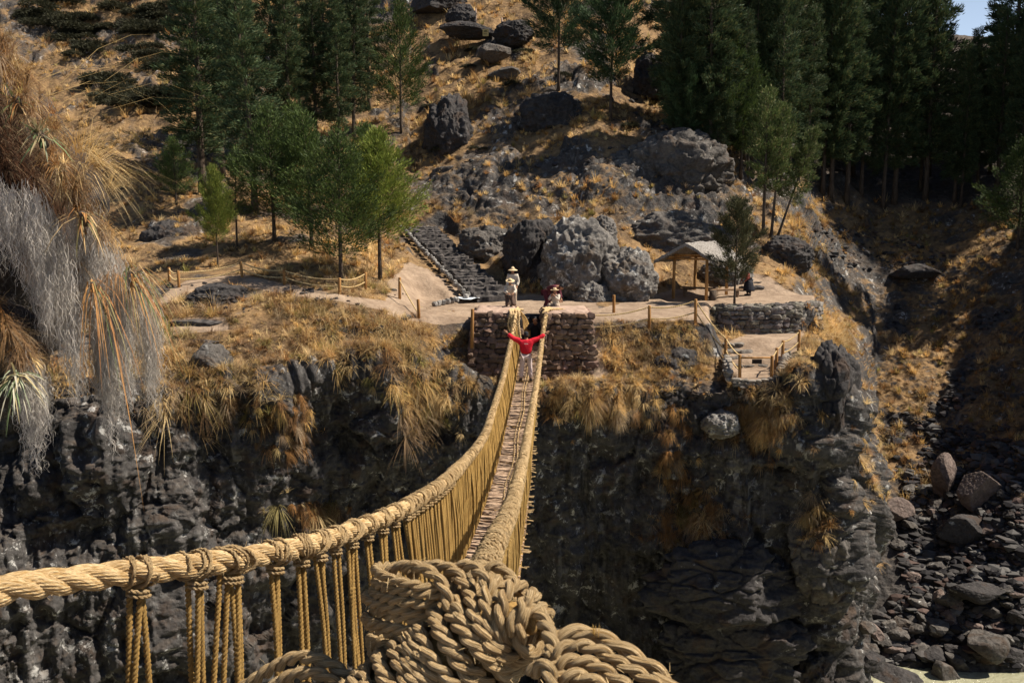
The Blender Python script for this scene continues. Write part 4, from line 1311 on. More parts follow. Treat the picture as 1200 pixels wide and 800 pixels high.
# the stone stairway
ang = math.atan2(sd[1], sd[0])
o = empty('stone_stairway', ST0, 'broad dark stone stairway climbing left from the plaza towards the grove', 'stairway')
ex = np.array([sd[0], sd[1], 0]); ey = np.array([-sd[1], sd[0], 0]); ez = np.array([0, 0, 1.0])
NS = 27
g = np.random.default_rng(3)
dz = (ST1[2] - ST0[2]) / NS
def slab(mb, c, hx, hy, hz, seed):
    nx, ny = 5, 15
    X_, Y_ = np.meshgrid(np.linspace(-1, 1, nx), np.linspace(-1, 1, ny), indexing='ij')
    top = np.stack([X_ * hx + 0.10 * vnoise(np.stack([Y_ * 5 + seed, X_ * 0, X_ * 0 + seed * 1.7], -1)), Y_ * hy, X_ * 0 + hz + 0.06 * vnoise(np.stack([Y_ * 6, X_ * 2, X_ * 0 + seed], -1))], -1)
    bot = top.copy(); bot[..., 2] = -hz * 3
    V = np.concatenate([top.reshape(-1, 3), bot.reshape(-1, 3)])
    m = nx * ny
    ii = np.arange(m).reshape(nx, ny)
    q = [np.stack([ii[:-1, :-1], ii[1:, :-1], ii[1:, 1:], ii[:-1, 1:]], -1).reshape(-1, 4)]
    for e in (ii[0], ii[-1][::-1], ii[:, -1], ii[:, 0][::-1]):
        q.append(np.stack([e[:-1], e[1:], e[1:] + m, e[:-1] + m], -1))
    V = np.asarray(c) + V[:, :1] * ex + V[:, 1:2] * ey + V[:, 2:] * ez
    mb.add(V, np.concatenate(q))
for i in range(NS):
    c = ST0 + ex * (SL * (i + 0.5) / NS) + ez * (dz * (i + 0.6)) - ey * 0.05
    mb = MB()
    slab(mb, c - ey * g.normal(0, 0.05) + ez * g.normal(0, 0.02), SL / NS * g.uniform(0.5, 0.68), 0.84 + g.uniform(-0.12, 0.12), dz * 0.5, i)
    part('step', mb, M_STEP, o, False)
for i in range(34):
    f = (i + g.uniform(0.2, 0.8)) / 34
    c = ST0 + ex * (SL * f) + ey * 1.02 + ez * ((ST1[2] - ST0[2]) * f + 0.04)
    V, T = _SV[i % 14]
    mb = MB()
    sc_ = g.uniform(0.6, 1.25)
    mb.add(c + ey * g.normal(0, 0.03) + V[:, :1] * ex * 0.19 * sc_ + V[:, 1:2] * ey * 0.11 + V[:, 2:] * ez * 0.13, None, T)
    part('kerb_stone', mb, M_KERB, o, False)
for i in range(6):
    c = ST0 + ey * (1.62 - 0.0) + (ex * -0.25 - ey * -0.0) * i * 0.0 + np.array([-0.16 * i, -0.22 * i, -0.02 * i])
    V, T = _SV[(i * 3) % 14]
    mb = MB()
    mb.add(c + V[:, :1] * ex * 0.15 + V[:, 1:2] * ey * 0.12 + V[:, 2:] * ez * 0.14, None, T)
    part('kerb_stone', mb, M_KERB, o, False)
# pale sheet lying by the foot of the stairs
c0 = hit(551, 352); c0[2] += 0.05
nx = 14
A = np.zeros((nx, nx, 3))
uu, vv = np.meshgrid(np.linspace(-1, 1, nx), np.linspace(-1, 1, nx))
A[..., 0] = c0[0] + uu * 0.42 + vv * 0.25; A[..., 1] = c0[1] + vv * 0.55 - uu * 0.35; A[..., 2] = c0[2] + 0.06 * ridge(np.stack([uu * 1.5, vv * 1.5, uu * 0 + 3], -1), 3) + 0.06
B = A.copy(); B[..., 2] -= 0.012
ii = np.arange(nx * nx).reshape(nx, nx)
q = np.stack([ii[:-1, :-1], ii[:-1, 1:], ii[1:, 1:], ii[1:, :-1]], -1).reshape(-1, 4)
mb = MB()
mb.add(np.concatenate([A.reshape(-1, 3), B.reshape(-1, 3)]), np.concatenate([q, q[:, ::-1] + nx * nx]))
M_SHEET = simple('pale_cloth', (0.55, 0.60, 0.66), (0.72, 0.75, 0.78), 3, 0.01, 0.8)
solo('ground_sheet', mb, M_SHEET, 'crumpled pale blue sheet on the ground at the foot of the stairway', 'sheet')

# ------------------------------------------------------------------ rope fences
def fence(label, posts, ropes, cat='rope fence', rails=(), rr_=0.022, pr=0.06):
    """posts: list of (base point, height); ropes: (i, j, fraction, sag) """
    o = empty('rope_fence', posts[0][0], label, cat)
    for b, h in posts:
        mb = MB()
        jx, jy = rng.normal(0, 0.02, 2)
        tube(mb, [b - np.array([0, 0, 0.3]), b + np.array([jx * .5, jy * .5, h * 0.5]), b + np.array([jx, jy, h - 0.02]), b + np.array([jx, jy, h])], [pr, pr * 0.97, pr * 0.94, pr * 0.8], 10)
        part('post', mb, M_POST, o)
    for i, j, f, f2, sag in ropes:
        a = posts[i][0] + np.array([0, 0, posts[i][1] * f]) if not isinstance(i, np.ndarray) else i
        b = posts[j][0] + np.array([0, 0, posts[j][1] * f2]) if not isinstance(j, np.ndarray) else j
        t = np.linspace(0, 1, 14)[:, None]
        pts = a * (1 - t) + b * t - np.array([0, 0, 1.0]) * (4 * sag * t * (1 - t))
        mb = MB()
        twisted(mb, pts, rr_ * 1.3, 2, 0.16, 6, 0.035)
        part('rope', mb, M_FROPE, o)
    for a, b, r in rails:
        mb = MB()
        tube(mb, [a, (a + b) / 2 + np.array([0, 0, -0.01]), b], [r, r, r * 0.9], 8)
        part('rail', mb, M_POST, o)
    return o
def hp_(px, py, top):
    b = hit(px, py)
    return (b, (py - top) * b[1] / FP * 1.0)
L = [hp_(199, 330, 314), hp_(211, 336, 317), hp_(285, 324, 306), hp_(334, 333, 315), hp_(398, 344, 325), hp_(429, 341, 319)]
rp = []
for i in range(len(L) - 1):
    rp += [(i, i + 1, 0.93, 0.93, 0.12), (i, i + 1, 0.5, 0.5, 0.12)]
fence('brown post and rope fence along the path under the left grove', L, rp)
L = [hp_(469, 350, 325), hp_(491, 372, 350)]
L[1] = (L[1][0], L[1][1])
fence('short two post rope fence at the left corner of the plaza', L, [(0, 1, 0.9, 0.2, 0.05)])
L = [hp_(554, 395, 363)]
fence('single dark post at the left side of the left stone pier', [(P(553, 398, 32.1), 1.1)], [], 'post')
L = [hp_(691, 396, 367), hp_(762, 386, 358), hp_(815, 378, 350), hp_(851, 422, 395)]
L.append((P(867, 447, 31.2), 0.95))
rp = []
for i in range(3):
    rp += [(i, i + 1, 0.93, 0.95, 0.12), (i, i + 1, 0.45, 0.45, 0.10)]
rp += [(3, 4, 0.95, 0.95, 0.08), (3, 4, 0.45, 0.4, 0.08)]
fence('rope fence running from the right pier down to the lookout', L, rp)
L = [(P(904, 446, 31.2), 0.88), hp_(910, 438, 407), hp_(917, 425, 398), hp_(936, 411, 386)]
L[1] = (L[1][0], 0.95)
a = P(867, 447, 31.2) + np.array([0.05, 0, 0.62]); b = P(904, 446, 31.2) + np.array([-0.03, 0, 0.60])
a2 = P(867, 419, 31.2); b2 = P(904, 419, 31.2)
f = fence('wooden rail and rope barrier round the little lookout above the cliff', L, [(0, 1, .93, .9, .02), (1, 2, .93, .93, .05), (2, 3, .93, .93, .08), (2, 3, .45, .45, .08)], 'barrier', [(a2, b2, 0.035)])
mb = MB()
box(mb, P(887, 423.5, 31.22), 0.17, 0.015, 0.075)
part('plaque', mb, simple('dark_plaque', (0.03, 0.02, 0.015), (0.05, 0.035, 0.025)), f, False)
fence('short post standing alone beside the rounded pale boulder', [hp_(719, 366, 345)], [], 'post')
# lookout low walls and steps
def low_wall(label, pts, n, seed, h=0.42):
    o = empty('low_stone_wall', pts[0], label, 'stone wall')
    g = np.random.default_rng(seed)
    mb = MB()
    P_, s = resample(np.array(pts), 0.02)
    for lay in range(3):
        x = 0
        while x < s[-1]:
            w = g.uniform(0.16, 0.32)
            c = P_[min(len(P_) - 1, int((x + w / 2) / s[-1] * (len(P_) - 1)))] + np.array([0, 0, h * (lay + 0.5) / 3])
            V, T = _SV[int(g.integers(0, 14))]
            mb.add(c + V * np.array([w * 0.66, 0.16, h / 3 * 0.75]), None, T, np.array([1.4, 1.36, 1.3]) * g.uniform(0.6, 1.5))
            x += w
    part('masonry', mb, M_MASONG, o, False)
low_wall('low dry-stone edging along the front of the lookout', [P(858, 452, 31.0), P(885, 455, 30.9), P(912, 450, 31.0)], 8, 1, 0.30)
low_wall('low dry-stone edging on the left side of the lookout', [P(854, 448, 31.2), P(852, 436, 32.2), P(851, 428, 33.2)], 8, 2)
low_wall('low dry-stone edging on the right side of the lookout', [P(914, 446, 31.2), P(918, 432, 32.2), P(922, 422, 33.2)], 8, 3)
o = empty('stone_steps', P(890, 425, 33.6), 'grey stone steps leading down into the lookout', 'steps')
for i in range(4):
    mb = MB()
    c = P(893 - 9 * i, 0, 33.3 + 0.55 * i); c[2] = -5.62 + 0.19 * i
    for q in (-0.42, 0.0, 0.42):
        V, T = _SV[(i * 3 + int(q * 5)) % 14]; mb.add(c + np.array([q, 0.04 * (q > 0), 0]) + V * np.array([0.30, 0.26, 0.13]), None, T, np.array([1, .97, .93]) * (0.8 + 0.15 * i))
    part('step', mb, M_MASONG, o, False)
# rising steps behind the terrace
o = empty('stone_steps', hit(880, 325), 'rough stone steps rising behind the stooping dark figure on the terrace', 'steps')
for i in range(5):
    mb = MB()
    c = hit(879 - i * 0.5, 336 - 5 * i); c[2] = hit(879, 338)[2] + 0.08 + 0.17 * i; c[1] = hit(879, 338)[1] + 0.5 * i
    for q in (-0.3, 0.12, 0.42):
        V, T = _SV[(i * 3 + int(q * 9)) % 14]; mb.add(c + np.array([q, 0.05 * (q > 0), -0.06]) + V * np.array([0.26, 0.24, 0.12]), None, T)
    part('step', mb, M_STEP, o, False)

# ------------------------------------------------------------------ thatched shelter
SH = P(808, 354, 40.2); SH[2] = -3.78
a_ = math.radians(35)
r_ = np.array([math.cos(a_), -math.sin(a_), 0]); f_ = np.array([-math.sin(a_), -math.cos(a_), 0]); z_ = np.array([0, 0, 1.0])
o = empty('thatched_shelter', SH, 'open wooden shelter with a weathered thatched gable roof beside the path', 'shelter')
def sh(x, y, z): return SH + r_ * x - f_ * y + z_ * z        # x across, y to the back, z up
PW, PL = 0.78, 2.3
for x in (-PW, PW):
    for y in (0, PL):
        mb = MB()
        tube(mb, [sh(x, y, -0.2), sh(x, y, 0.9), sh(x * 0.98, y, 1.86)], [0.075, 0.07, 0.065], 10)
        part('post', mb, M_TIMBER, o)
for y in (0, PL):
    mb = MB(); tube(mb, [sh(-PW - 0.45, y - 0.02, 1.80), sh(PW + 0.45, y - 0.02, 1.80)], 0.05, 8); part('tie_beam', mb, M_TIMBER, o)
    mb = MB(); tube(mb, [sh(-PW - 0.1, y - 0.1, 1.98), sh(PW + 0.1, y - 0.1, 1.98)], 0.035, 8); part('collar_beam', mb, M_TIMBER, o)
for x in (-PW, PW):
    mb = MB(); tube(mb, [sh(x, -0.5, 1.88), sh(x, PL + 0.5, 1.88)], 0.05, 8); part('plate_beam', mb, M_TIMBER, o)
mb = MB(); tube(mb, [sh(0, -0.55, 2.42), sh(0, PL + 0.5, 2.42)], 0.045, 8); part('ridge_beam', mb, M_TIMBER, o)
for y in np.linspace(-0.5, PL + 0.45, 7):
    for sgn in (-1, 1):
        mb = MB(); tube(mb, [sh(0, y, 2.44), sh(sgn * 1.36, y, 1.68)], [0.032, 0.03], 7); part('rafter', mb, M_TIMBER, o)
RW, RT = 1.48, 0.14
nx, ny = 25, 40
roof = MB()
uu, vv = np.meshgrid(np.linspace(-1, 1, nx), np.linspace(0, 1, ny))
xx = uu * RW; yy = -0.62 + vv * (PL + 1.2)
zz = 2.52 - np.abs(uu) * 0.86 - 0.06 * np.cos(uu * 1.5) + 0.03 * vnoise(np.stack([xx * 9, yy * 1.2, xx * 0], -1)) + 0.02 * vnoise(np.stack([xx * 2, yy * 9, xx * 0 + 3], -1))
top = SH + xx[..., None] * r_ - yy[..., None] * f_ + (zz + RT * 0.5)[..., None] * z_
bot = top - z_ * RT + 0
m = nx * ny
ii = np.arange(m).reshape(ny, nx)
q = np.stack([ii[:-1, :-1], ii[:-1, 1:], ii[1:, 1:], ii[1:, :-1]], -1).reshape(-1, 4)
qs = [q, q[:, ::-1] + m]
for e in (ii[0], ii[-1][::-1], ii[:, -1], ii[:, 0][::-1]):
    qs.append(np.stack([e[:-1], e[:-1] + m, e[1:] + m, e[1:]], -1))
roof.add(np.concatenate([top.reshape(-1, 3), bot.reshape(-1, 3)]), np.concatenate(qs))
part('roof', roof, M_THATCH, o, False)
fr = MB()
g = np.random.default_rng(4)
n = 900
side = g.choice([-1, 1], n); yy2 = g.uniform(-0.62, PL + 0.58, n)
b = SH + (side * RW * g.uniform(0.93, 1.0, n))[:, None] * r_ - yy2[:, None] * f_ + (2.52 - 0.80 + g.uniform(-.05, .05, n))[:, None] * z_
blades(fr, b, norm(side[:, None] * r_ + np.array([0, 0, -0.5])), np.full(n, 0.16), 2, 0.012, np.broadcast_to(np.array([[0.30, 0.25, 0.19]]), (n, 3)), (0, 0.4), 0.3, 0.02, 5)
part('eaves_fringe', fr, M_GRASS, o)
def bench(label, c, ax, L):
    o = empty('bench', c, label, 'bench')
    ay = np.array([-ax[1], ax[0], 0])
    A = np.array([ax, ay, z_])
    mb = MB(); box(mb, c + z_ * 0.42, L / 2, 0.17, 0.035, A, jit=0.008); part('seat', mb, M_BENCH, o, False)
    for s_ in (-1, 1):
        mb = MB(); tube(mb, [c + ax * s_ * (L / 2 - 0.2) - z_ * 0.1, c + ax * s_ * (L / 2 - 0.2) + z_ * 0.40], 0.09, 8); part('leg', mb, M_BENCH, o)
bench('rough wooden bench under the left half of the shelter', sh(-0.15, 1.3, 0), r_, 1.7)
bench('rough wooden bench at the right side of the shelter', sh(1.2, 1.0, 0), norm(r_ * 0.6 - f_ * 0.8), 1.7)
o = empty('tree_stump', sh(0.95, 0.15, 0), 'cut log stump standing beside the front right shelter post', 'stump')
mb = MB(); tube(mb, [sh(0.98, 0.25, -0.1), sh(0.98, 0.25, 0.45), sh(0.98, 0.25, 0.452)], [0.17, 0.155, 0.02], 12); part('log', mb, M_BARK, o)

# small yellow notice on the black slab, two pale marker posts on the slope
o = empty('notice', P(569, 41, 67.3), 'small yellow notice fixed on the flat black slab high on the slope', 'notice')
mb = MB(); box(mb, P(569, 38.5, 67.25), 0.21, 0.02, 0.24); part('board', mb, simple('yellow_board', (0.50, 0.38, 0.14), (0.60, 0.46, 0.20)), o, False)
mb = MB()
for k, (yy_, hw) in enumerate([(0.13, 0.10), (0.05, 0.14), (-0.10, 0.13)]):
    box(mb, P(569, 38.5, 67.25) + np.array([0, -0.024, yy_]), hw, 0.004, 0.022)
part('print', mb, simple('dark_print', (0.05, 0.04, 0.03), (0.07, 0.05, 0.04)), o, False)
for (x, y0, y1, lab) in [(558, 33, 13, 'pale thin marker post left of the yellow notice'), (588, 33, 22, 'short tan marker post right of the yellow notice')]:
    b = hit(x, y0)
    o = empty('marker_post', b, lab, 'post')
    mb = MB(); h = (y0 - y1) * b[1] / FP
    tube(mb, [b - z_ * 0.2, b + z_ * h * 0.5 + np.array([0.02, 0, 0]), b + z_ * h], [0.07, 0.065, 0.055], 8)
    part('pole', mb, M_CAP, o)
# ------------------------------------------------------------------ the rope bridge
LR = np.array([P(-330, 800, 2.6), P(-150, 738, 3.1), P(0, 692, 3.6), P(100, 677, 4.0), P(300, 651, 4.8), P(400, 626, 6.0), P(480, 591, 8.0), P(531, 555, 10.5), P(566, 513, 15.0),
               P(578, 480, 20.0), P(590, 440, 25.0), P(598, 404, 29.5), P(601.5, 387, 31.0), P(605, 366, 32.3), P(606, 362, 32.9), P(607, 361, 33.6)])
RR = np.array([P(548, 735, 2.62), P(556, 706, 3.1), P(566, 668, 4.4), P(583, 628, 5.8), P(600, 590, 8.0), P(614, 533, 13.0), P(622, 488, 18.5), P(630, 440, 25.0), P(634.5, 403, 29.5),
               P(637, 386, 31.0), P(640, 366, 32.3), P(640, 362, 32.9), P(640, 361, 33.6)])
LRd, LRs = resample(LR, 0.02)
RRd, RRs = resample(RR, 0.02)
def at_y(d, y): return np.array([np.interp(y, d[:, 1], d[:, k]) for k in range(3)])
RB = empty('rope_bridge', P(560, 700, 3.0), 'handwoven golden grass-rope suspension bridge spanning the gorge', 'bridge')
def cut(d, y0, y1): return d[(d[:, 1] >= y0) & (d[:, 1] <= y1)]
RAD = 0.064
rails = []
for nm, d, lab in (('handrail_rope', LRd, 'left handrail rope of three fat twisted strands'), ('handrail_rope', RRd, 'right handrail rope running back from the big knot')):
    a0 = cut(d, -9, 6.3); a = cut(d, 6.25, 11.0); b = cut(d, 10.9, 40)
    mb = MB()
    sd0 = 3 if d is LRd else 8
    twisted(mb, a0[::2], RAD, 3, 0.50, 72, 0.006, cords=14, cord_tw=105.0, amp=0.085, fill=0.545, seed=sd0)
    twisted(mb, a[::2], RAD, 3, 0.50, 40, 0.012, cords=8, cord_tw=70.0, amp=0.09, fill=0.545, seed=sd0, ph=2 * math.pi * (len(a0) * 0.02 - 0.05) / 0.50)
    twisted(mb, b[::3], RAD * 0.82, 2, 0.30, 14, 0.04, fill=0.60, seed=5)
    rails.append(part(nm, mb, M_ROPEL, RB, label=lab))
# deck line
DY = np.concatenate([np.arange(1.9, 30, 0.25), np.arange(30, 32.9, 0.1)])
def drop(y): return np.interp(y, [1.9, 4, 8, 15, 25, 30, 32.6], [1.05, 1.25, 1.28, 1.25, 1.26, 1.40, 1.22])
CL = np.array([(at_y(LRd, max(y, 3.6)) + at_y(RRd, y)) / 2 for y in DY])
CL[:, 1] = DY
CL[:, 0] = np.interp(DY, [1.9, 4.4, 8, 10.5, 15, 20, 25, 29.5, 32.6], [-0.62, -0.60, -0.42, -0.30, -0.13, 0.05, 0.24, 0.46, 0.66])
CL[:, 2] = np.array([min(at_y(LRd, max(y, 3.6))[2], at_y(RRd, y)[2]) for y in DY]) - drop(DY)
CL[:, 2] = np.convolve(np.pad(CL[:, 2], 3, mode='edge'), np.ones(7) / 7, 'valid')
CLd, CLs = resample(CL, 0.05)
HW = 0.36
side_dir = norm(np.cross(np.gradient(CLd, axis=0), np.array([0, 0, 1.0])))      # to the right
# the left foot rope: hangs under the rail at the near end and joins the floor further out
BASE = CLd - side_dir * HW
_t = (1 - sstep(3.8, 10.5, CLd[:, 1]))[:, None]
_lr = np.array([at_y(LRd, max(yy, 2.7)) for yy in CLd[:, 1]])
_w = _lr + np.array([-0.02, 0.0, -1.25]); _w[:, 1] = CLd[:, 1]
BASE = BASE * (1 - _t) + _w * _t
mb = MB()
twisted(mb, BASE[::3], 0.05, 3, 0.35, 10, 0.05, seed=2)
part('foot_rope', mb, M_ROPE, RB)
mb = MB()
for k, off in enumerate((-0.34, -0.17, 0.0, 0.17, 0.34)):
    twisted(mb, (CLd + side_dir * off)[::4] - np.array([0, 0, 0.06 - 0.03 * abs(off) / 0.34]), 0.055, 3, 0.4, 8, 0.07, seed=k)
part('deck_rope', mb, M_ROPE, RB, label='five thick floor ropes under the mat')
g = np.random.default_rng(21)
mat_ = MB()
n = int(CLs[-1] / 0.02)
si = g.uniform(0, CLs[-1], n)
for s_ in np.sort(si):
    i = int(s_ / CLs[-1] * (len(CLd) - 1))
    c, d = CLd[i], side_dir[i]
    fw = np.array([-d[1], d[0], 0])
    l0, l1 = -np.dot(CLd[i] - BASE[i], d) - g.uniform(-0.03, 0.04), HW + g.uniform(-0.03, 0.05)
    tl = g.normal(0, 0.03)
    z0 = g.uniform(0.0, 0.03)
    r = g.uniform(0.007, 0.014)
    A_, B_ = c + d * l0 - fw * tl + np.array([0, 0, z0 + 0.03]), c + d * l1 + fw * tl + np.array([0, 0, z0 + 0.03])
    M_ = (A_ + B_) / 2 - np.array([0, 0, 0.03])
    tube(mat_, [A_, M_, B_], r, 4, cap=False)
part('deck_mat', mat_, M_TWIG, RB, label='pinkish brown mat of cross twigs')
mb = MB()
for off, r in ((0.03, 0.022), (-0.05, 0.014)):
    pts = CLd + side_dir * (off + 0.03 * np.sin(CLs * 1.1))[:, None] + np.array([0, 0, 0.055])
    twisted(mb, pts[::3], r, 2, 0.16, 5, 0.05, seed=4)
part('tie_cord', mb, M_ROPEL, RB, label='pale cord laced down the middle of the floor mat')
# stubs that stick out past the right edge of the mat
mb = MB()
for s_ in np.linspace(0.02, 0.97, 150):
    i = int((s_ + g.normal(0, 0.002)) * (len(CLd) - 1)); i = min(max(i, 0), len(CLd) - 1)
    c, d = CLd[i], side_dir[i]
    e = HW + g.uniform(0.02, 0.12)
    a0 = c + d * (HW - 0.1) + np.array([0, 0, g.uniform(0.0, 0.5)]) * (g.random() < 0.5)
    tube(mb, [a0, a0 + d * (e - HW + 0.14) + np.array([0, 0, g.normal(0, 0.03)])], g.uniform(0.006, 0.012), 4, cap=False)
tag(part('stick_ends', mb, M_ROPEL, RB), kind='stuff')

def lash(mb, d, y, turns=3, r=0.013, R=RAD * 1.06, seed=0, tw=0.05):
    c = at_y(d, y)
    t = norm(at_y(d, y + 0.06) - at_y(d, y - 0.06))
    n_ = norm(np.cross(t, np.array([0, 0, 1.0]))); b_ = np.cross(n_, t)
    th = np.linspace(0, 2 * math.pi * turns, 16 * turns)
    gg = np.random.default_rng(seed)
    jit = 1 + 0.06 * np.sin(th * 1.7 + seed) + gg.normal(0, 0.03, len(th))
    til = gg.normal(0, 0.030) * np.sin(th + gg.uniform(0, 6)) + np.interp(th, np.linspace(0, th[-1], 9), gg.normal(0, 0.018, 9))
    pts = c + t[None] * ((th / th[-1] - 0.5) * tw * turns + til)[:, None] + (R + r * 0.7) * jit[:, None] * (np.cos(th)[:, None] * n_ + np.sin(th)[:, None] * b_)
    twisted(mb, pts, r * 1.15, 2, 0.05, 5, 0.02, seed=seed)
def cord(mb, a, b, r, near, seed, bow=0.012):
    gg = np.random.default_rng(seed)
    m = (a + b) / 2 + gg.normal(0, bow if near else 0.024, 3)
    if near:
        twisted(mb, [a, m, b], r, 2, 0.055, 6, 0.011, seed=seed, ph=gg.uniform(0, 6))
    else:
        pts, s = resample([a, m, b], 0.055)
        t, nn_, bb_ = frames(pts)
        sweep(mb, pts, nn_, bb_, r * 0.92, 4, s, cords=2, twist=70, amp=0.12, cap=False)
def fuzz(mb, c, spread, n, L, seed):
    gg = np.random.default_rng(seed)
    b = c + np.clip(gg.normal(0, 1, (n, 3)), -1.0, 1.0) * spread
    blades(mb, b, norm(gg.normal(size=(n, 3)) + np.array([0, -0.2, -0.1])), gg.uniform(L * 0.5, L * 1.3, n), 1, 0.0022, np.broadcast_to(np.array([[0.62, 0.46, 0.24]]), (n, 3)), (0, 0.3), 0.2, 0.0, seed)
def suspender(d, y, sgn, seed, ncord, near, mbo=None, slope=None):
    """cords from the rail at y down to the edge of the floor"""
    gg = np.random.default_rng(seed)
    top = at_y(d, y)
    y2 = min(y + (gg.normal(0.0, 0.03) + 0.12 * sstep(5, 10, y) - 0.03 if sgn < 0 else gg.normal(0.03, 0.05) + 0.12), 32.2)
    i = int(np.interp(y2, CLd[:, 1], np.arange(len(CLd))))
    bot = CLd[i] + side_dir[i] * (sgn * (HW + 0.0))
    if sgn < 0:
        bot = BASE[i]
    mb = mbo or MB()
    ax_ = norm(at_y(d, y + 0.1) - at_y(d, y - 0.1))
    for k in range(ncord):
        o0 = ax_ * ((k - (ncord - 1) / 2) * 0.030 + gg.normal(0, 0.006))
        o1 = ax_ * ((k - (ncord - 1) / 2) * 0.042 + gg.normal(0, 0.035))
        side = np.array([0.02 * (k % 2) - 0.01, 0, 0])
        cord(mb, top + o0 + side - np.array([0, 0, RAD * 0.9]), bot + o1, 0.0165 if near else 0.0155, near, seed * 10 + k)
    return mb
LRY = []
y = 3.30
yy_list = []
g = np.random.default_rng(8)
# near bundles follow the spacing in the photograph
for px in (60, 160, 229, 270, 322, 352, 374, 393, 411, 430, 448, 462, 475):
    xx_ = proj(LRd)[0]
    i = int(np.argmin(np.abs(xx_ - px) + 1000 * (LRd[:, 1] > 9)))
    LRY.append(LRd[i, 1])
y = LRY[-1] + 0.17
while y < 32.0:
    LRY.append(y); y += g.uniform(0.17, 0.23) if y < 14 else g.uniform(0.20, 0.27)
RRY = list(np.arange(3.2, 32.0, 0.23) + g.normal(0, 0.03, len(np.arange(3.2, 32.0, 0.23))))
NC_ = [0, 3, 3, 5, 3, 3, 4, 2, 4, 3, 4, 4, 4]
rest = MB(); restk = MB()
for i, y in enumerate(LRY):
    if i == 0: continue
    near = y < 10.5
    nck = NC_[i] if i < len(NC_) else int(g.integers(3, 5))
    if i <= 72:
        sr = part('side_rope', suspender(LRd, y, -1, 1000 + i, nck, near), M_CORD, RB)
        mb = MB()
        lash(mb, LRd, y, 4 if y < 12 else 2, 0.010 if near else 0.014, RAD * (1.0 if y < 11 else 0.86), seed=i, tw=0.034)
        if near:
            tie = at_y(LRd, y) - np.array([0, 0, RAD + 0.035])
            th = np.linspace(0, 4 * math.pi, 30)
            rr2 = 0.017 * (nck ** 0.5) + 0.012
            ax_ = norm(at_y(LRd, y + 0.1) - at_y(LRd, y - 0.1))
            px_ = np.cross(ax_, np.array([0, 0, 1.0]))
            pts = tie + rr2 * 1.25 * np.cos(th)[:, None] * ax_ + rr2 * np.sin(th)[:, None] * px_ + np.array([0, 0, 1.0]) * ((th / th[-1] - 0.5) * 0.05)[:, None]
            twisted(mb, pts, 0.012, 2, 0.05, 5, 0.012, seed=i)
        part('knot', mb, M_ROPEL, sr)
    else:
        suspender(LRd, y, -1, 1000 + i, nck, False, rest)
        lash(restk, LRd, y, 2, 0.017, RAD * 0.85, seed=i, tw=0.05)
for i, y in enumerate(RRY):
    near = y < 8
    if i < 27:
        sr = part('side_rope', suspender(RRd, y, 1, 3000 + i, 4, near), M_CORD, RB)
        mb = MB(); lash(mb, RRd, y, 4, 0.012, RAD * 0.95, seed=i + 500, tw=0.05)
        part('knot', mb, M_ROPEL, sr)
    else:
        suspender(RRd, y, 1, 3000 + i, 4, False, rest)
        lash(restk, RRd, y, 3, 0.015, RAD * 0.85, seed=i + 500, tw=0.06)
o = part('far_side_ropes', rest, M_CORD, RB); tag(o, kind='stuff')
o = part('far_lashings', restk, M_ROPEL, RB); tag(o, kind='stuff')
# ---- straw fuzz
fz = MB()
for y in np.arange(3.2, 12, 0.05):
    fuzz(fz, at_y(LRd, y), 0.05, 6, 0.045, int(y * 977))
for y in np.arange(2.4, 31, 0.05):
    fuzz(fz, at_y(RRd, y), 0.058, 5 if y > 4 else 3, 0.06 if y < 10 else 0.11, int(y * 983) + 5)

# ---- the big anchor knot in front
def lay(paths, r, plies, pitch, seed, name, label, mat=M_ROPEL, sides=14, taper=None):
    mb = MB()
    for k, pth in enumerate(paths):
        twisted(mb, pth, r * (1 + 0.06 * math.sin(seed + k * 2.3)), plies, pitch, 30, 0.006, cords=7, cord_tw=45.0, amp=0.07, fill=0.60, seed=seed + k, ph=k * 1.1, wob=0.004, taper=taper)
        pts, s = resample(pth, 0.035)
        for c in pts:
            fuzz(fz, c, r * 0.8, 3, 0.030, int(abs(c[0]) * 1e5) % 99991 + k)
    return part(name, mb, mat, RB, label=label)
AXK = np.array([P(*q) for q in [(398, 876, 2.20), (452, 836, 2.23), (505, 796, 2.25), (555, 757, 2.26), (590, 731, 2.25), (612, 728, 2.22), (628, 742, 2.18)]])
AXd, AXs = resample(AXK, 0.004)
t_, n_, b_ = frames(AXd)
TURN = 22.5
th = np.linspace(0, 2 * math.pi * TURN, int(TURN * 40))
ii = np.linspace(0, len(AXd) - 1, len(th)).astype(int)
RK = np.interp(np.linspace(0, 1, len(th)), [0, 0.3, 0.6, 0.78, 0.9, 1], [0.118, 0.128, 0.134, 0.118, 0.085, 0.045]) * (1 + 0.035 * vnoise(np.stack([th * 0.9, th * 0, th * 0 + 2], 1)))
tl_ = 0.020 * vnoise(np.stack([th * 0.5, th * 0 + 4, th * 0], 1))
paths = [AXd[ii] + RK[:, None] * (np.cos(th)[:, None] * n_[ii] + np.sin(th)[:, None] * b_[ii]) + tl_[:, None] * t_[ii]]
kc_ = MB()
tube(kc_, AXd[::6], np.interp(np.linspace(0, 1, len(AXd[::6])), [0, 0.3, 0.6, 0.78, 0.9, 1], [0.092, 0.100, 0.100, 0.078, 0.045, 0.01]), 24)
part('knot_core', kc_, M_ROPE, RB)
lay(paths, 0.0172, 2, -0.088, 40, 'knot_wrapping', 'thick cord wound round and round the big knot')
paths = []
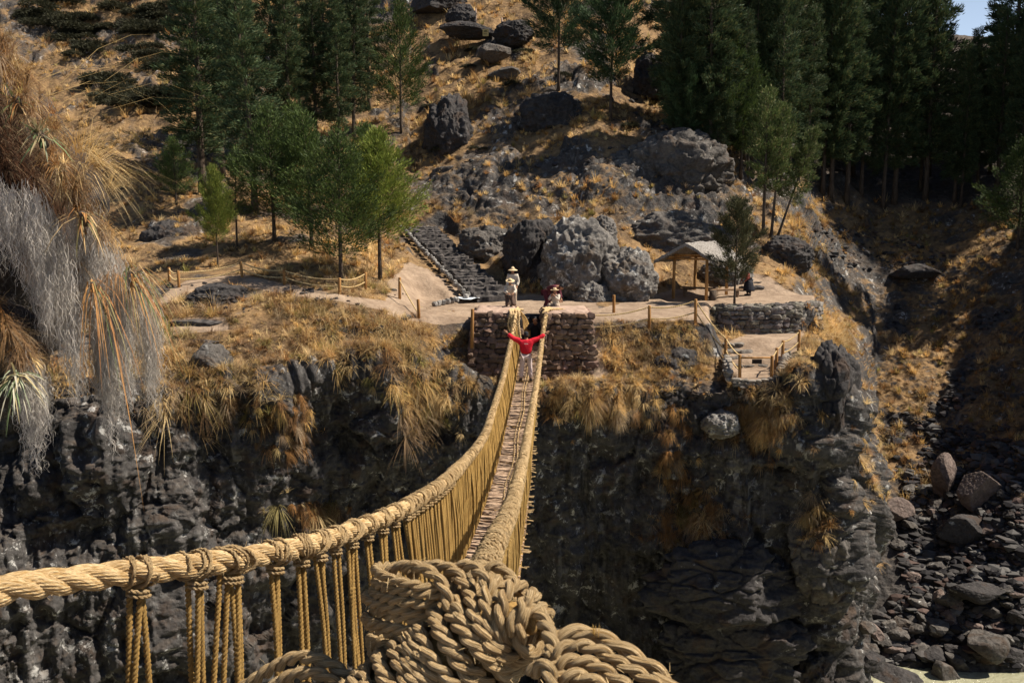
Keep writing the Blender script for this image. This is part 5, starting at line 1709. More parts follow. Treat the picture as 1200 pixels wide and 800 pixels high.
for k in range(11):                      # coils lying on their side at the left of the knot
    th = np.linspace(-0.25 * math.pi, 1.35 * math.pi, 26)
    cx, cy = 489 - k * 0.8, 676 + k * 10.6
    rk_ = 52 * (0.86 + 0.16 * math.sin(math.pi * (k + 1.2) / 11)) + 5 * math.sin(k * 2.7)
    px = cx + 3 * math.sin(k * 1.9) + rk_ * np.cos(th)
    dd = 2.40 - 0.135 * np.sin(th)
    py = cy + (9 + 4 * math.sin(k * 3.1)) * np.sin(th) + (6 + 3 * math.cos(k * 2.2)) * np.cos(th)
    paths.append(np.array([P(a, b, e) for a, b, e in zip(px, py, dd)]))
lay(paths, 0.0143, 2, -0.075, 60, 'coil', 'stacked loops of thinner cord at the left of the knot')
paths = [[P(*a) for a in q] for q in (
    [(440, 712, 2.42), (446, 682, 2.40), (470, 664, 2.36), (500, 668, 2.30), (520, 690, 2.26), (524, 715, 2.24)],
    [(480, 672, 2.44), (505, 662, 2.40), (532, 668, 2.34), (548, 690, 2.28)],
    [(520, 690, 2.40), (530, 668, 2.38), (550, 662, 2.34), (566, 674, 2.28), (572, 690, 2.26)],
    [(556, 690, 2.36), (566, 668, 2.40), (584, 664, 2.40), (602, 682, 2.34), (614, 704, 2.28)])]
lay(paths, 0.0175, 2, -0.09, 80, 'loop', 'loose loops over the top of the knot')
paths = [[P(*a) for a in q] for q in (
    [(640, 752, 2.10), (662, 742, 2.10), (690, 740, 2.10), (720, 752, 2.08), (745, 768, 2.06), (768, 783, 2.04), (792, 808, 2.0), (830, 850, 1.95)],
    [(640, 772, 2.02), (668, 756, 2.03), (700, 762, 2.02), (730, 780, 2.0), (765, 800, 1.97), (800, 825, 1.93)],
    [(640, 790, 1.98), (668, 774, 1.98), (698, 778, 1.97), (726, 796, 1.94), (760, 822, 1.9)],
    [(642, 808, 1.95), (664, 792, 1.94), (690, 794, 1.93), (716, 812, 1.9), (740, 832, 1.88)],
    [(650, 826, 1.92), (668, 812, 1.90), (690, 814, 1.88), (715, 834, 1.86)])]
lay(paths[:1], 0.0190, 2, -0.14, 90, 'tail_rope', 'thickest tail rope leaving the knot to the right')
lay(paths[1:], 0.0170, 2, -0.09, 92, 'tail_rope', 'lower tail ropes fanning out to the right')
paths = [[P(*a) for a in q] for q in (
    [(632, 716, 2.20), (645, 742, 2.10), (652, 775, 2.02), (656, 815, 1.98), (658, 850, 1.95)],
    [(622, 790, 1.98), (634, 778, 1.96), (644, 790, 1.94), (648, 820, 1.92), (650, 850, 1.9)])]
lay(paths, 0.019, 2, -0.09, 97, 'binding_cord', None)
paths = [[P(*a) for a in q] for q in (
    [(255, 835, 2.5), (285, 806, 2.46), (318, 784, 2.42), (350, 770, 2.38), (385, 778, 2.34), (415, 800, 2.3), (430, 830, 2.26)],
    [(275, 850, 2.42), (310, 812, 2.38), (345, 790, 2.34), (378, 792, 2.3), (405, 815, 2.26), (420, 850, 2.22)],
    [(300, 860, 2.36), (335, 822, 2.32), (366, 808, 2.28), (392, 824, 2.24), (405, 860, 2.2)])]
lay(paths, 0.0185, 2, -0.10, 110, 'tail_rope', 'ropes lying to the left of the knot')
fr = MB()
c = P(700, 744, 2.08)
blades(fr, np.repeat(c[None], 9, 0) + rng.normal(0, 0.004, (9, 3)), norm(np.array([[-0.15, 0, 1.0]]) + rng.normal(0, 0.15, (9, 3))), np.full(9, 0.035), 2, 0.003, np.broadcast_to(np.array([[0.55, 0.36, 0.12]]), (9, 3)), (0, 0.3), 0.05, 0.0, 3)
fz.merge(fr)
o = part('straw_fibres', fz, M_GRASS, RB); tag(o, kind='stuff')

# rope bundles tied round the inner corners of the far piers
for lab, cx, seq in (('ropes wound over the left stone pier', 601, 1), ('ropes wound over the right stone pier', 645, 2)):
    mb = MB()
    gg = np.random.default_rng(seq)
    for k in range(9):
        x0 = cx + gg.uniform(-5, 8) if seq == 1 else cx + gg.uniform(-12, 20)
        if seq == 1:
            pts = [P(x0 + gg.uniform(-8, 8), 363, 33.3), P(x0, 363, 32.6), P(x0 + gg.uniform(-2, 2), 367, 32.18), P(x0 + gg.uniform(-3, 3), 378 + gg.uniform(0, 6), 32.12), P(x0 + gg.uniform(-3, 5), 388 + gg.uniform(-4, 14), 32.08)]
        else:
            pts = [P(637 + gg.uniform(-2, 2), 366 + gg.uniform(0, 14), 32.15), P(640 + gg.uniform(-1, 3), 364, 32.3), P(x0, 361.5 + gg.uniform(-1, 1), 32.6 + gg.uniform(0, .5)), P(x0 + gg.uniform(5, 12), 364 + gg.uniform(-1, 1), 33.0 + gg.uniform(-.4, .4))]
        twisted(mb, pts, 0.045, 2, 0.2, 6, 0.03, seed=seq * 50 + k)
    part('anchor_lashing', mb, M_ROPEL, RB, label=lab)
# woven side bunches hanging inside the notch
mb = MB()
gg = np.random.default_rng(5)
for k in range(16):
    x0 = gg.uniform(613, 619)
    twisted(mb, [P(610, 365, 32.9), P(x0 - 2, 374, 32.8), P(x0 + gg.uniform(-1, 3), 386, 32.6), P(x0 + gg.uniform(0, 6), 400, 32.3)], 0.03, 2, 0.15, 5, 0.04, seed=k)
part('anchor_lashing', mb, M_ROPE, RB)

# near end piers the ropes are tied to
def near_pier(label, c, top, seed, hw=0.33, hd=0.40):
    x, y = c
    stone_wall('stone_pier', label, 'stone pier', [(x - hw, y - hd), (x + hw, y - hd)], -3.3, top, 2 * hd, M_MASONG, 0.22, seed)
near_pier('low stone pier under the big rope knot at the near end', (-0.12, 1.95), -1.42, 1500)
near_pier('low stone pier holding the near end of the left handrail', (-2.75, 2.35), -1.62, 1510)
# ------------------------------------------------------------------ people
def flat(name, c, rough=0.8):
    m, nt, bs, out = new_mat(name)
    N = NT(nt)
    f = N.noise(N.obj(), 9, 4, 0.6)
    N.l(N.mix(f, tuple(x * 0.82 for x in c), tuple(min(1, x * 1.15) for x in c)), bs.inputs['Base Color'])
    N.bump(bs, N.noise(N.obj(), 14, 4, 0.6), 0.03)
    bs.inputs['Roughness'].default_value = rough
    return m
SKIN = flat('skin', (0.33, 0.17, 0.10), 0.6); HAIR = flat('black_hair', (0.012, 0.011, 0.012), 0.5); EYE = flat('eye', (0.02, 0.015, 0.012), 0.3)
CLOTH = dict(red=flat('red_jacket', (0.62, 0.012, 0.030)), pink=flat('grey_pink_trousers', (0.66, 0.54, 0.53)), dark=flat('dark_cloth', (0.014, 0.015, 0.022)), white=flat('cream_shirt', (0.52, 0.46, 0.38)),
             maroon=flat('maroon_cloth', (0.085, 0.016, 0.026)), brown=flat('brown_cloth', (0.09, 0.055, 0.04)), straw=flat('straw_hat', (0.62, 0.47, 0.28)), tan=flat('tan_cloth', (0.42, 0.33, 0.25)), shoe=flat('shoe', (0.05, 0.04, 0.035)),
             rust=flat('rust_cloth', (0.20, 0.045, 0.03)), vest=flat('dark_vest', (0.06, 0.05, 0.05)))
J0 = dict(pel=(0, 0, .92), spi=(0, .0, 1.12), che=(0, .01, 1.32), nec=(0, 0, 1.46), hea=(0, .015, 1.60),
          shl=(-.18, 0, 1.40), ell=(-.24, -.01, 1.13), wrl=(-.25, .06, .89), shr=(.18, 0, 1.40), elr=(.24, -.01, 1.13), wrr=(.25, .06, .89),
          hil=(-.09, 0, .88), knl=(-.10, .02, .48), anl=(-.11, -.02, .09), tol=(-.13, .15, .035), hir=(.09, 0, .88), knr=(.10, .02, .48), anr=(.11, -.02, .09), tor=(.13, .15, .035))
RADJ = dict(pel=.135, spi=.125, che=.145, nec=.058, shl=.075, ell=.045, wrl=.030, shr=.075, elr=.045, wrr=.030, hil=.095, knl=.06, anl=.042, tol=.04, hir=.095, knr=.06, anr=.042, tor=.04)
EDG = [('pel', 'spi'), ('spi', 'che'), ('che', 'nec'), ('nec', 'hea'), ('che', 'shl'), ('shl', 'ell'), ('ell', 'wrl'), ('che', 'shr'), ('shr', 'elr'), ('elr', 'wrr'), ('pel', 'hil'), ('hil', 'knl'), ('knl', 'anl'), ('anl', 'tol'), ('pel', 'hir'), ('hir', 'knr'), ('knr', 'anr'), ('anr', 'tor')]
def skin(names, J, extra=0.0, root='pel', sub=2, rad=None, ysq=0.78):
    names = [n for n in names if n in J]
    edges = [e for e in EDG if e[0] in names and e[1] in names]
    me = bpy.data.meshes.new('tmp')
    me.from_pydata([J[n] for n in names], [(names.index(a), names.index(b)) for a, b in edges], [])
    ob = bpy.data.objects.new('tmp', me)
    COL.objects.link(ob)
    ob.modifiers.new('Skin', 'SKIN')
    R = dict(RADJ); R['hea'] = .07
    if rad: R.update(rad)
    for i, n in enumerate(names):
        r = R[n] + extra
        me.skin_vertices[0].data[i].radius = (r, r * (ysq if n in ('che', 'spi', 'pel') else 1))
        me.skin_vertices[0].data[i].use_root = (n == root)
    s_ = ob.modifiers.new('Sub', 'SUBSURF'); s_.levels = sub; s_.render_levels = sub
    dg = bpy.context.evaluated_depsgraph_get()
    ev = ob.evaluated_get(dg)
    m2 = ev.to_mesh()
    V = np.array([v.co[:] for v in m2.vertices])
    Fq = [list(p_.vertices) for p_ in m2.polygons]
    ev.to_mesh_clear()
    bpy.data.objects.remove(ob); bpy.data.meshes.remove(me)
    mb = MB()
    mb.add(V, [f for f in Fq if len(f) == 4], [f for f in Fq if len(f) == 3])
    return mb
def head_shape(mb, c, fwd, up):
    V, T = ico(3)
    V = V.astype(float).copy()
    fwd = norm(np.asarray(fwd, float)); rt = np.cross(fwd, norm(np.asarray(up, float))); rt = norm(rt); up = np.cross(rt, fwd)
    W = V * np.array([0.076, 0.095, 0.115])
    low = np.clip(-V[:, 2], 0, 1)
    W[:, 0] *= 1 - 0.28 * low; W[:, 1] *= 1 - 0.12 * low
    nose = np.exp(-((V[:, 0] / 0.16) ** 2 + ((V[:, 2] + 0.12) / 0.22) ** 2)) * (V[:, 1] > 0)
    W[:, 1] += 0.026 * nose
    eye = np.exp(-(((np.abs(V[:, 0]) - 0.38) / 0.16) ** 2 + ((V[:, 2] - 0.08) / 0.13) ** 2)) * (V[:, 1] > 0)
    W[:, 1] -= 0.012 * eye
    lip = np.exp(-((V[:, 0] / 0.3) ** 2 + ((V[:, 2] + 0.5) / 0.07) ** 2)) * (V[:, 1] > 0)
    W[:, 1] += 0.008 * lip
    ear = np.exp(-(((V[:, 1] + 0.05) / 0.16) ** 2 + (V[:, 2] / 0.22) ** 2)) * (np.abs(V[:, 0]) > 0.8)
    W[:, 0] += np.sign(V[:, 0]) * 0.018 * ear
    mb.add(c + W[:, :1] * rt + W[:, 1:2] * fwd + W[:, 2:] * up, None, T)
    return rt, fwd, up
def hand(mb, wr, d, palm, s=1.0):
    d = norm(d); palm = norm(palm - d * np.dot(palm, d)); sd_ = np.cross(d, palm)
    tube(mb, [wr - d * 0.02, wr + d * 0.03, wr + d * 0.075, wr + d * 0.09], [0.026, 0.033, 0.036, 0.026], 8)
    for k, L in enumerate((0.066, 0.078, 0.072, 0.055)):
        o_ = sd_ * (k - 1.5) * 0.019
        b = wr + d * 0.082 + o_
        tube(mb, [b, b + d * L * 0.5 + palm * 0.006, b + d * L * 0.85 + palm * 0.022, b + d * L + palm * 0.032], [0.0095, 0.009, 0.008, 0.005], 6)
    b = wr + d * 0.03 - sd_ * 0.026
    tube(mb, [b, b + d * 0.03 - sd_ * 0.026 + palm * 0.01, b + d * 0.06 - sd_ * 0.032 + palm * 0.02], [0.012, 0.0105, 0.007], 6)
def person(label, loc, yaw, pose=None, top='white', legs='dark', hat=None, hair=True, scale=1.0, vest=None, look=(0, 1, 0), up=(0, 0, 1), skirt=False, hood=None, short=False, extra=None):
    J = {k: np.array(v, float) for k, v in J0.items()}
    if pose:
        for k, v in pose.items(): J[k] = np.array(v, float)
    o = empty('person', loc, label, 'person', rz=yaw)
    o.scale = (scale,) * 3
    body = skin(list(J0), J)
    rt, fw, u_ = head_shape(body, J['hea'] + np.asarray(up) * 0.02, look, up)
    for s_ in 'lr':
        d = norm(J['wr' + s_] - J['el' + s_])
        hand(body, J['wr' + s_] + d * 0.01, d, np.array([0, 1.0, -0.4]) if abs(d[1]) < 0.8 else np.array([0, 0, -1.0]))
    part('body', body, SKIN, o, local=True)
    Jc = dict(J)
    for s_ in 'lr': Jc['wr' + s_] = J['el' + s_] + (J['wr' + s_] - J['el' + s_]) * 0.93
    Jc['nec'] = J['che'] + (J['nec'] - J['che']) * 0.72
    Jc['pel'] = J['pel'] + (J['spi'] - J['pel']) * 0.08
    bulk = dict(spi=.185, pel=.185, che=.178, shl=.09, shr=.09, ell=.062, elr=.062, wrl=.045, wrr=.045) if top == 'red' else {}
    jk = skin(['pel', 'spi', 'che', 'nec', 'shl', 'ell', 'wrl', 'shr', 'elr', 'wrr'], Jc, 0.026, rad={**dict(nec=.06, wrl=.034, wrr=.034, pel=.145), **bulk})
    jo = part('jacket' if top in ('red', 'dark', 'maroon', 'rust') else 'shirt', jk, CLOTH[top], o, local=True)
    if top == 'red':
        mb = MB()
        tube(mb, [Jc['nec'] + np.array([0.075 * math.cos(a), 0.065 * math.sin(a), 0.035]) for a in np.linspace(0, 2 * math.pi, 16)], 0.018, 6)
        part('collar', mb, CLOTH['red'], jo, local=True)
    Jl = dict(J)
    for s_ in 'lr': Jl['an' + s_] = J['kn' + s_] + (J['an' + s_] - J['kn' + s_]) * 0.94
    part('trousers', skin(['pel', 'hil', 'knl', 'anl', 'hir', 'knr', 'anr'], Jl, 0.022, rad=dict(pel=.130, anl=.05, anr=.05)), CLOTH[legs], o, local=True)
    if skirt:
        mb = MB()
        pe = J['pel']; kc = (J['knl'] + J['knr']) / 2
        tube(mb, [pe + np.array([0, 0, .06]), pe * .6 + kc * .4, kc + np.array([0, -.02, -.12]), kc + np.array([0, -.02, -.22])], [.15, .24, .31, .33], 18)
        part('skirt', mb, CLOTH[legs], o, local=True)
    mb = MB()
    for s_ in 'lr':
        an, to = J['an' + s_], J['to' + s_]
        tube(mb, [an + (an - to) * 0.35 + np.array([0, 0, -.03]), an + np.array([0, 0, -.025]), (an + to) / 2 + np.array([0, 0, -.012]), to, to + (to - an) * 0.18], [.035, .052, .05, .046, .025], 10)
    part('shoes', mb, CLOTH['shoe'], o, local=True)
    hc = J['hea'] + np.asarray(up) * 0.02
    if hair:
        V, T = ico(3)
        keep = (V[:, 2] > 0.15) | (V[:, 1] < -0.05)
        keep &= V[:, 2] > -0.75
        W = V * np.array([0.085, 0.103, 0.124])
        W = W * (1 + 0.03 * vnoise(V * 5))[:, None]
        Tm = T[keep[T].all(1)]
        hm = MB(); hm.add(hc + W[:, :1] * rt + W[:, 1:2] * fw + W[:, 2:] * u_, None, Tm)
        part('hair', hm, HAIR if hood is None else CLOTH[hood], o, local=True)
    em = MB()
    V, T = ico(2)
    for s_ in (-1, 1):
        em.add(hc + rt * 0.030 * s_ + fw * 0.083 + u_ * 0.012 + V * 0.011, None, T)
    part('eyes', em, EYE, o, local=True)
    if hat:
        hm = MB()
        n_ = 28
        prof = {'cone': [(0.001, .150), (.03, .146), (.062, .11), (.085, .075), (.098, .045), (.17, .015), (.215, -.012), (.215, -.018), (.165, .008), (.09, .035)],
                'brim': [(0.001, .135), (.05, .134), (.075, .12), (.088, .085), (.095, .04), (.15, .030), (.20, .040), (.20, .034), (.15, .022), (.09, .03)]}[hat]
        th = np.linspace(0, 2 * math.pi, n_, endpoint=False)
        V = np.array([[r * math.cos(a), r * math.sin(a) * 1.06, z] for r, z in prof for a in th])
        V = hc + V[:, :1] * rt + V[:, 1:2] * fw + (V[:, 2:] + 0.015) * u_
        ii = np.arange(len(prof) * n_).reshape(len(prof), n_)
        hm.add(V, np.stack([ii[:-1], np.roll(ii, -1, 1)[:-1], np.roll(ii, -1, 1)[1:], ii[1:]], -1).reshape(-1, 4))
        ho = part('hat', hm, CLOTH['straw'], o, local=True)
        bm_ = MB()
        tube(bm_, [hc + rt * .096 * math.cos(a) + fw * .101 * math.sin(a) + u_ * 0.068 for a in np.linspace(0, 2 * math.pi, 22)], 0.009, 6)
        part('hat_band', bm_, CLOTH['brown'], ho, local=True)
    if vest:
        part('vest', skin(['pel', 'spi', 'che', 'nec', 'shl', 'shr'], {**Jc, 'pel': J['spi'] * .7 + J['pel'] * .3, 'shl': J['che'] + (J['shl'] - J['che']) * .75, 'shr': J['che'] + (J['shr'] - J['che']) * .75}, 0.034, rad=dict(shl=.06, shr=.06, nec=.05)), CLOTH[vest], o, local=True)
    if extra: extra(o, J)
    return o

# the one in red out on the bridge, back to the camera, arms flung wide (faces +y)
yb = 30.0
ib = int(np.argmin(np.abs(CLd[:, 1] - yb)))
base = CLd[ib] + np.array([-0.02, 0, 0.05])
def jacket_print(o, J):
    mb = MB()
    c = (J['che'] + J['spi']) / 2 + np.array([0, -0.165, 0.115])
    for k in range(4):
        x = (k - 1.5) * 0.034
        for dx, dz_, hx, hz in ((-.010, 0, .0035, .016), (.010, 0, .0035, .016), (0, .014, .010, .0035), (0, -.014, .010, .0035)):
            if k % 2 and dz_ < 0: continue
            box(mb, c + np.array([x + dx, 0, dz_]), hx, 0.004, hz)
    part('back_print', mb, CLOTH['pink'], o, local=True)
    mb = MB()
    V, T = ico(2)
    mb.add(J['hea'] + V * np.array([.088, .105, .085]) + np.array([0, 0, .075]), None, T)
    part('cap', mb, CLOTH['dark'], o, local=True)
person('person in a bright red jacket on the rope bridge, arms flung wide, back turned', base, 0.0,
       dict(shl=(-.19, 0, 1.41), ell=(-.45, .02, 1.50), wrl=(-.65, .05, 1.68), shr=(.19, 0, 1.41), elr=(.45, .02, 1.50), wrr=(.66, .05, 1.66),
            hil=(-.10, 0, .88), knl=(-.15, .02, .48), anl=(-.18, -.02, .09), tol=(-.20, .15, .035), hir=(.10, 0, .88), knr=(.14, .02, .48), anr=(.16, -.02, .09), tor=(.18, .15, .035)),
       'red', 'pink', scale=0.96, extra=jacket_print)
sitp = dict(pel=(0, 0, .30), spi=(0, .06, .50), che=(0, .10, .70), nec=(0, .12, .84), hea=(0, .16, .98), shl=(-.18, .11, .78), shr=(.18, .11, .78),
            ell=(-.23, .26, .60), wrl=(-.08, .33, .78), elr=(.23, .26, .60), wrr=(.08, .33, .78),
            hil=(-.10, .02, .28), knl=(-.20, .36, .42), anl=(-.19, .28, .09), tol=(-.21, .45, .035), hir=(.10, .02, .28), knr=(.20, .36, .42), anr=(.19, .28, .09), tor=(.21, .45, .035))
def camera_prop(o, J):
    mb = MB(); box(mb, (J['wrl'] + J['wrr']) / 2 + np.array([0, .06, .06]), .06, .03, .04); tube(mb, [(J['wrl'] + J['wrr']) / 2 + np.array([0, .08, .06]), (J['wrl'] + J['wrr']) / 2 + np.array([0, .14, .06])], .028, 10)
e_loc = np.array([P(627, 392, 32.75)[0], 32.75, -4.86 + 0.0])
person('person in black crouching in the gap between the piers, hands raised to the face', e_loc, math.pi, {**sitp, 'wrl': (-.05, .30, .93), 'wrr': (.05, .30, .93), 'ell': (-.22, .26, .70), 'elr': (.22, .26, .70)}, 'dark', 'dark', scale=1.06)
pz = lambda d: -3.86 + 0.035 * (d - 33.5)
person('man in a cream shirt and pointed straw hat standing behind the left pier', np.array([P(601, 0, 36.4)[0], 36.4, pz(36.4)]), math.pi - 0.2, dict(wrl=(-.20, .12, .95), wrr=(.20, .12, .95)), 'white', 'tan', hat='cone', vest=None, scale=0.93)
kneel = dict(pel=(0, 0, .42), spi=(0, .08, .62), che=(0, .15, .82), nec=(0, .18, .95), hea=(0, .24, 1.08), shl=(-.18, .16, .88), shr=(.18, .16, .88), ell=(-.24, .30, .68), wrl=(-.12, .50, .62), elr=(.24, .30, .68), wrr=(.12, .50, .62),
             hil=(-.10, .02, .40), knl=(-.14, .34, .10), anl=(-.13, -.10, .09), tol=(-.13, -.24, .05), hir=(.10, .02, .40), knr=(.14, .34, .10), anr=(.13, -.10, .09), tor=(.13, -.24, .05))
zt = -3.40
person('man in a cream shirt and brimmed hat kneeling on the left pier', np.array([P(597, 0, 33.6)[0], 33.75, zt - 0.02]), math.pi + 0.1, {**kneel}, 'white', 'brown', hat='brim', scale=0.84, vest=None, look=(0, 1, -.3))
bend = dict(pel=(0, 0, .72), spi=(0, .16, .86), che=(0, .36, .93), nec=(0, .50, .93), hea=(0, .62, .90), shl=(-.18, .40, .92), shr=(.18, .40, .92), ell=(-.22, .48, .66), wrl=(-.12, .58, .46), elr=(.22, .48, .66), wrr=(.12, .58, .46),
            hil=(-.09, 0, .70), knl=(-.11, .10, .38), anl=(-.11, -.04, .09), hir=(.09, 0, .70), knr=(.11, .10, .38), anr=(.11, -.04, .09))
person('person in maroon bending low over the right pier with back raised', np.array([P(642, 0, 34.5)[0], 34.7, pz(34.7) + .14]), math.pi + 1.1, bend, 'maroon', 'maroon', scale=1.0, look=(0, .8, -.5), up=(0, .5, .8))
person('man in a white shirt and straw hat sitting at the back of the right pier', np.array([P(654, 0, 34.0)[0], 33.95, zt - 0.28]), math.pi - 0.5, sitp, 'white', 'tan', hat='brim', scale=0.82)
d_loc = hit(877, 346)
person('stooping figure in dark clothes with a rust coloured cape on the terrace', d_loc, math.pi / 2 + .4, dict(pel=(0, 0, .82), spi=(0, .08, 1.0), che=(0, .18, 1.14), nec=(0, .26, 1.22), hea=(0, .34, 1.31), shl=(-.18, .20, 1.20), shr=(.18, .20, 1.20), ell=(-.22, .28, .95), wrl=(-.14, .42, .80), elr=(.22, .28, .95), wrr=(.14, .42, .80)),
       'rust', 'dark', skirt=True, scale=0.82, look=(0, 1, -.4))

# ------------------------------------------------------------------ near outcrop with hanging moss, upper left
OD = 6.4
RKM = make_rock_mat('dark_outcrop', (0.016, 0.014, 0.014), (0.05, 0.042, 0.038), (0.22, 0.22, 0.21), (0.05, 0.03, 0.02), (0.6, 0.68), 2.0, 0.06)  # near-black rock tones with sparse paler spots
oc = MB()
V, T = ico(6)
W = V * (1 + 0.16 * fbm(V * 1.6 + 3, 4) + 0.08 * ridge(V * 4, 3))[:, None]
cen = P(-95, 265, OD + 0.5)
oc.add(cen + W * np.array([1.16, 1.7, 1.22]), None, T)
V2, T2 = ico(5)
W2 = V2 * (1 + 0.2 * fbm(V2 * 1.5 + 9, 4))[:, None]
oc.add(P(-470, 420, OD + 0.6) + W2 * np.array([2.3, 2.6, 2.6]), None, T2)
W3 = V2 * (1 + 0.15 * fbm(V2 * 1.9 + 19, 4))[:, None]
oc.add(P(-1150, 760, OD - 1.0) + W3 * np.array([4.6, 4.4, 6.0]), None, T2)
oc.add(P(-12, 420, OD - 0.5) + W2 * np.array([0.30, 0.45, 0.38]), None, T2)
solo('rock_outcrop', oc, RKM, 'dark near outcrop at the upper left, shaggy with hanging moss and dry plants', 'rock outcrop')
OV = oc.verts().astype(float)
osx, osy = proj(OV)
# pillar carrying the outcrop to the near bank
EDGE = np.array([(-60, 0), (0, 40), (38, 84), (70, 130), (96, 190), (122, 250), (150, 300), (172, 350), (180, 400)], float)
g = np.random.default_rng(12)
mo = MB()
def strands(starts, L, nsub, wid, curl, seed, col=(0.52, 0.50, 0.47)):
    gg = np.random.default_rng(seed)
    n = len(starts); K = 11
    t = np.linspace(0, 1, K)
    ph = gg.uniform(0, 6.28, (n, 4)); fr_ = gg.uniform(4, 16, (n, 2))
    x = starts[:, None, 0] + curl * np.sin(ph[:, :1] + t * fr_[:, :1]) * (0.3 + t) + 0.4 * curl * np.sin(ph[:, 3:4] + t * 31) + gg.normal(0, 0.013, (n, K)).cumsum(1) * 0.6 + gg.normal(0, 0.005, (n, K))
    y = starts[:, None, 1] + curl * np.sin(ph[:, 1:2] + t * fr_[:, 1:]) * (0.3 + t)
    z = starts[:, None, 2] - L[:, None] * t + 0.2 * curl * np.sin(ph[:, 2:3] + t * 22)
    C = np.stack([x, y, z], -1)
    a = gg.uniform(0, 6.28, n)
    sd_ = np.stack([np.cos(a), np.sin(a) * 0.6, 0 * a], -1)[:, None]
    w = wid * gg.uniform(0.6, 1.3, (n, 1, 1)) * (1 - 0.6 * t)[None, :, None]
    VV = np.stack([C - sd_ * w, C + sd_ * w], 2).reshape(-1, 3)
    base_ = (np.arange(n) * K * 2)[:, None, None]
    k = (np.arange(K - 1) * 2)[None, :, None]
    Q_ = (base_ + k + np.array([[[0, 1, 3, 2]]])).reshape(-1, 4)
    c_ = np.array(col) * gg.uniform(0.55, 1.35, (n, 1))
    mo.add(VV, Q_, None, np.repeat(c_, K * 2, 0))
def curtain(px0, py0, px1, py1, n, L, dep, seed, wid=0.0020, curl=0.012, w=0.10, col=(0.60, 0.55, 0.49)):
    """clumps of tangled strands hung along a line"""
    gg = np.random.default_rng(seed)
    m = max(3, n // 26)
    t = gg.uniform(0, 1, m)
    px = px0 + (px1 - px0) * t + gg.normal(0, 3, m); py = py0 + (py1 - py0) * t + gg.normal(0, 7, m)
    S = Pn(px, py, dep + gg.normal(0, w, m))
    ll = L * gg.uniform(0.3, 1.05, m)
    for c, l in zip(S, ll):
        k = int(gg.integers(18, 34))
        z0 = gg.uniform(0, 0.75, k) ** 0.8 * l
        st_ = c + gg.normal(0, 1, (k, 3)) * np.array([0.022, 0.022, 0.01]) - np.stack([0 * z0, 0 * z0, z0], 1)
        strands(st_, np.minimum(l - z0, 0.34) * gg.uniform(0.5, 1.1, k) + 0.03, 1, wid, curl, int(gg.integers(1e9)), np.array(col) * gg.uniform(0.7, 1.15))
fm = np.nonzero((OV[:, 1] < OD + 0.3) & (OV[:, 1] > 5.0) & (osx > -60) & (osx < 120) & (osy > 235) & (osy < 430))[0]
k = g.choice(fm, 1500)
strands(OV[k] + np.array([0, -0.04, 0]) + g.normal(0, 0.04, (1500, 3)), g.uniform(0.06, 0.22, 1500), 1, 0.0022, 0.016, 5, (0.22, 0.19, 0.165))
curtain(-10, 200, 30, 230, 700, 0.6, OD - 0.75, 1)
curtain(30, 212, 58, 245, 1300, 0.9, OD - 0.72, 2)
curtain(48, 225, 84, 300, 1700, 1.0, OD - 0.62, 12)
curtain(92, 210, 112, 258, 1150, 0.95, OD - 0.45, 3)
curtain(112, 250, 146, 315, 1700, 0.95, OD - 0.3, 4)
curtain(160, 310, 178, 350, 900, 0.95, OD - 0.1, 6, w=0.05)
curtain(20, 400, 50, 430, 1000, 0.5, OD - 0.85, 7, w=0.05)
curtain(108, 320, 128, 380, 1300, 0.85, OD - 0.4, 8, w=0.05)
curtain(28, 462, 38, 480, 110, 0.42, OD - 0.8, 9, w=0.02)
solo('hanging_moss', mo, M_MOSS, 'pale grey moss trailing from the near outcrop', 'moss', kind='stuff')
# dry grass on the outcrop
ob = MB()
def near_tufts(pts, n, w, L, nb, wid, up, spread, droop, seed):
    gg = np.random.default_rng(seed)
    pts = np.asarray(pts, float)
    t = gg.uniform(0, len(pts) - 1, n); i = t.astype(int); f = (t - i)[:, None]
    q = pts[i] * (1 - f) + pts[np.minimum(i + 1, len(pts) - 1)] * f
    S = Pn(q[:, 0] + gg.normal(0, 6, n), q[:, 1] + gg.normal(0, 6, n), q[:, 2] + gg.normal(0, 0.12, n))
    U_ = norm(np.asarray(up, float) + gg.normal(0, 0.35, (n, 3)))
    blades(ob, S, U_, gg.uniform(L[0], L[1], n), nb, wid, palette(n, w, gg), spread, droop, 0.12, seed)
E3 = [(-20, 35, 6.2), (6, 65, 6.1), (36, 105, 6.0), (62, 150, 6.0), (86, 205, 6.0), (106, 255, 6.05), (114, 275, 6.1)]
near_tufts(E3, 150, (1.5, 1.5, 2, 7, .3, 4), (0.08, 0.22), 30, 0.004, (0.6, -0.3, 0.45), (0.1, 1.3), 0.45, 61)
near_tufts([(-20, 60, 5.9), (20, 110, 5.75), (50, 165, 5.7), (80, 215, 5.75), (110, 270, 5.85)], 120, (.5, 1, 2, 8, .4, 3), (0.07, 0.17), 30, 0.004, (0.4, -0.6, 0.3), (0.2, 1.4), 0.5, 62)
near_tufts([(90, 165, 6.0), (110, 195, 6.0), (125, 230, 6.0)], 22, (4, 5, 2, 1, .3, 2), (0.25, 0.55), 22, 0.0034, (1.0, -0.2, 0.5), (0.05, 0.6), 0.45, 63)
near_tufts([(-20, 350, 5.7), (8, 385, 5.6), (30, 425, 5.6)], 90, (1, 2, 2, 6, .4, 4), (0.08, 0.2), 40, 0.004, (0.5, -0.5, 0.3), (0.2, 1.3), 0.5, 64)
near_tufts([(100, 300, 5.9), (130, 320, 6.0), (158, 330, 6.1)], 10, (1, 2, 4, 5, 1, 1), (0.18, 0.45), 16, 0.004, (0.4, -0.3, 0.1), (0.1, 0.8), 1.3, 65)
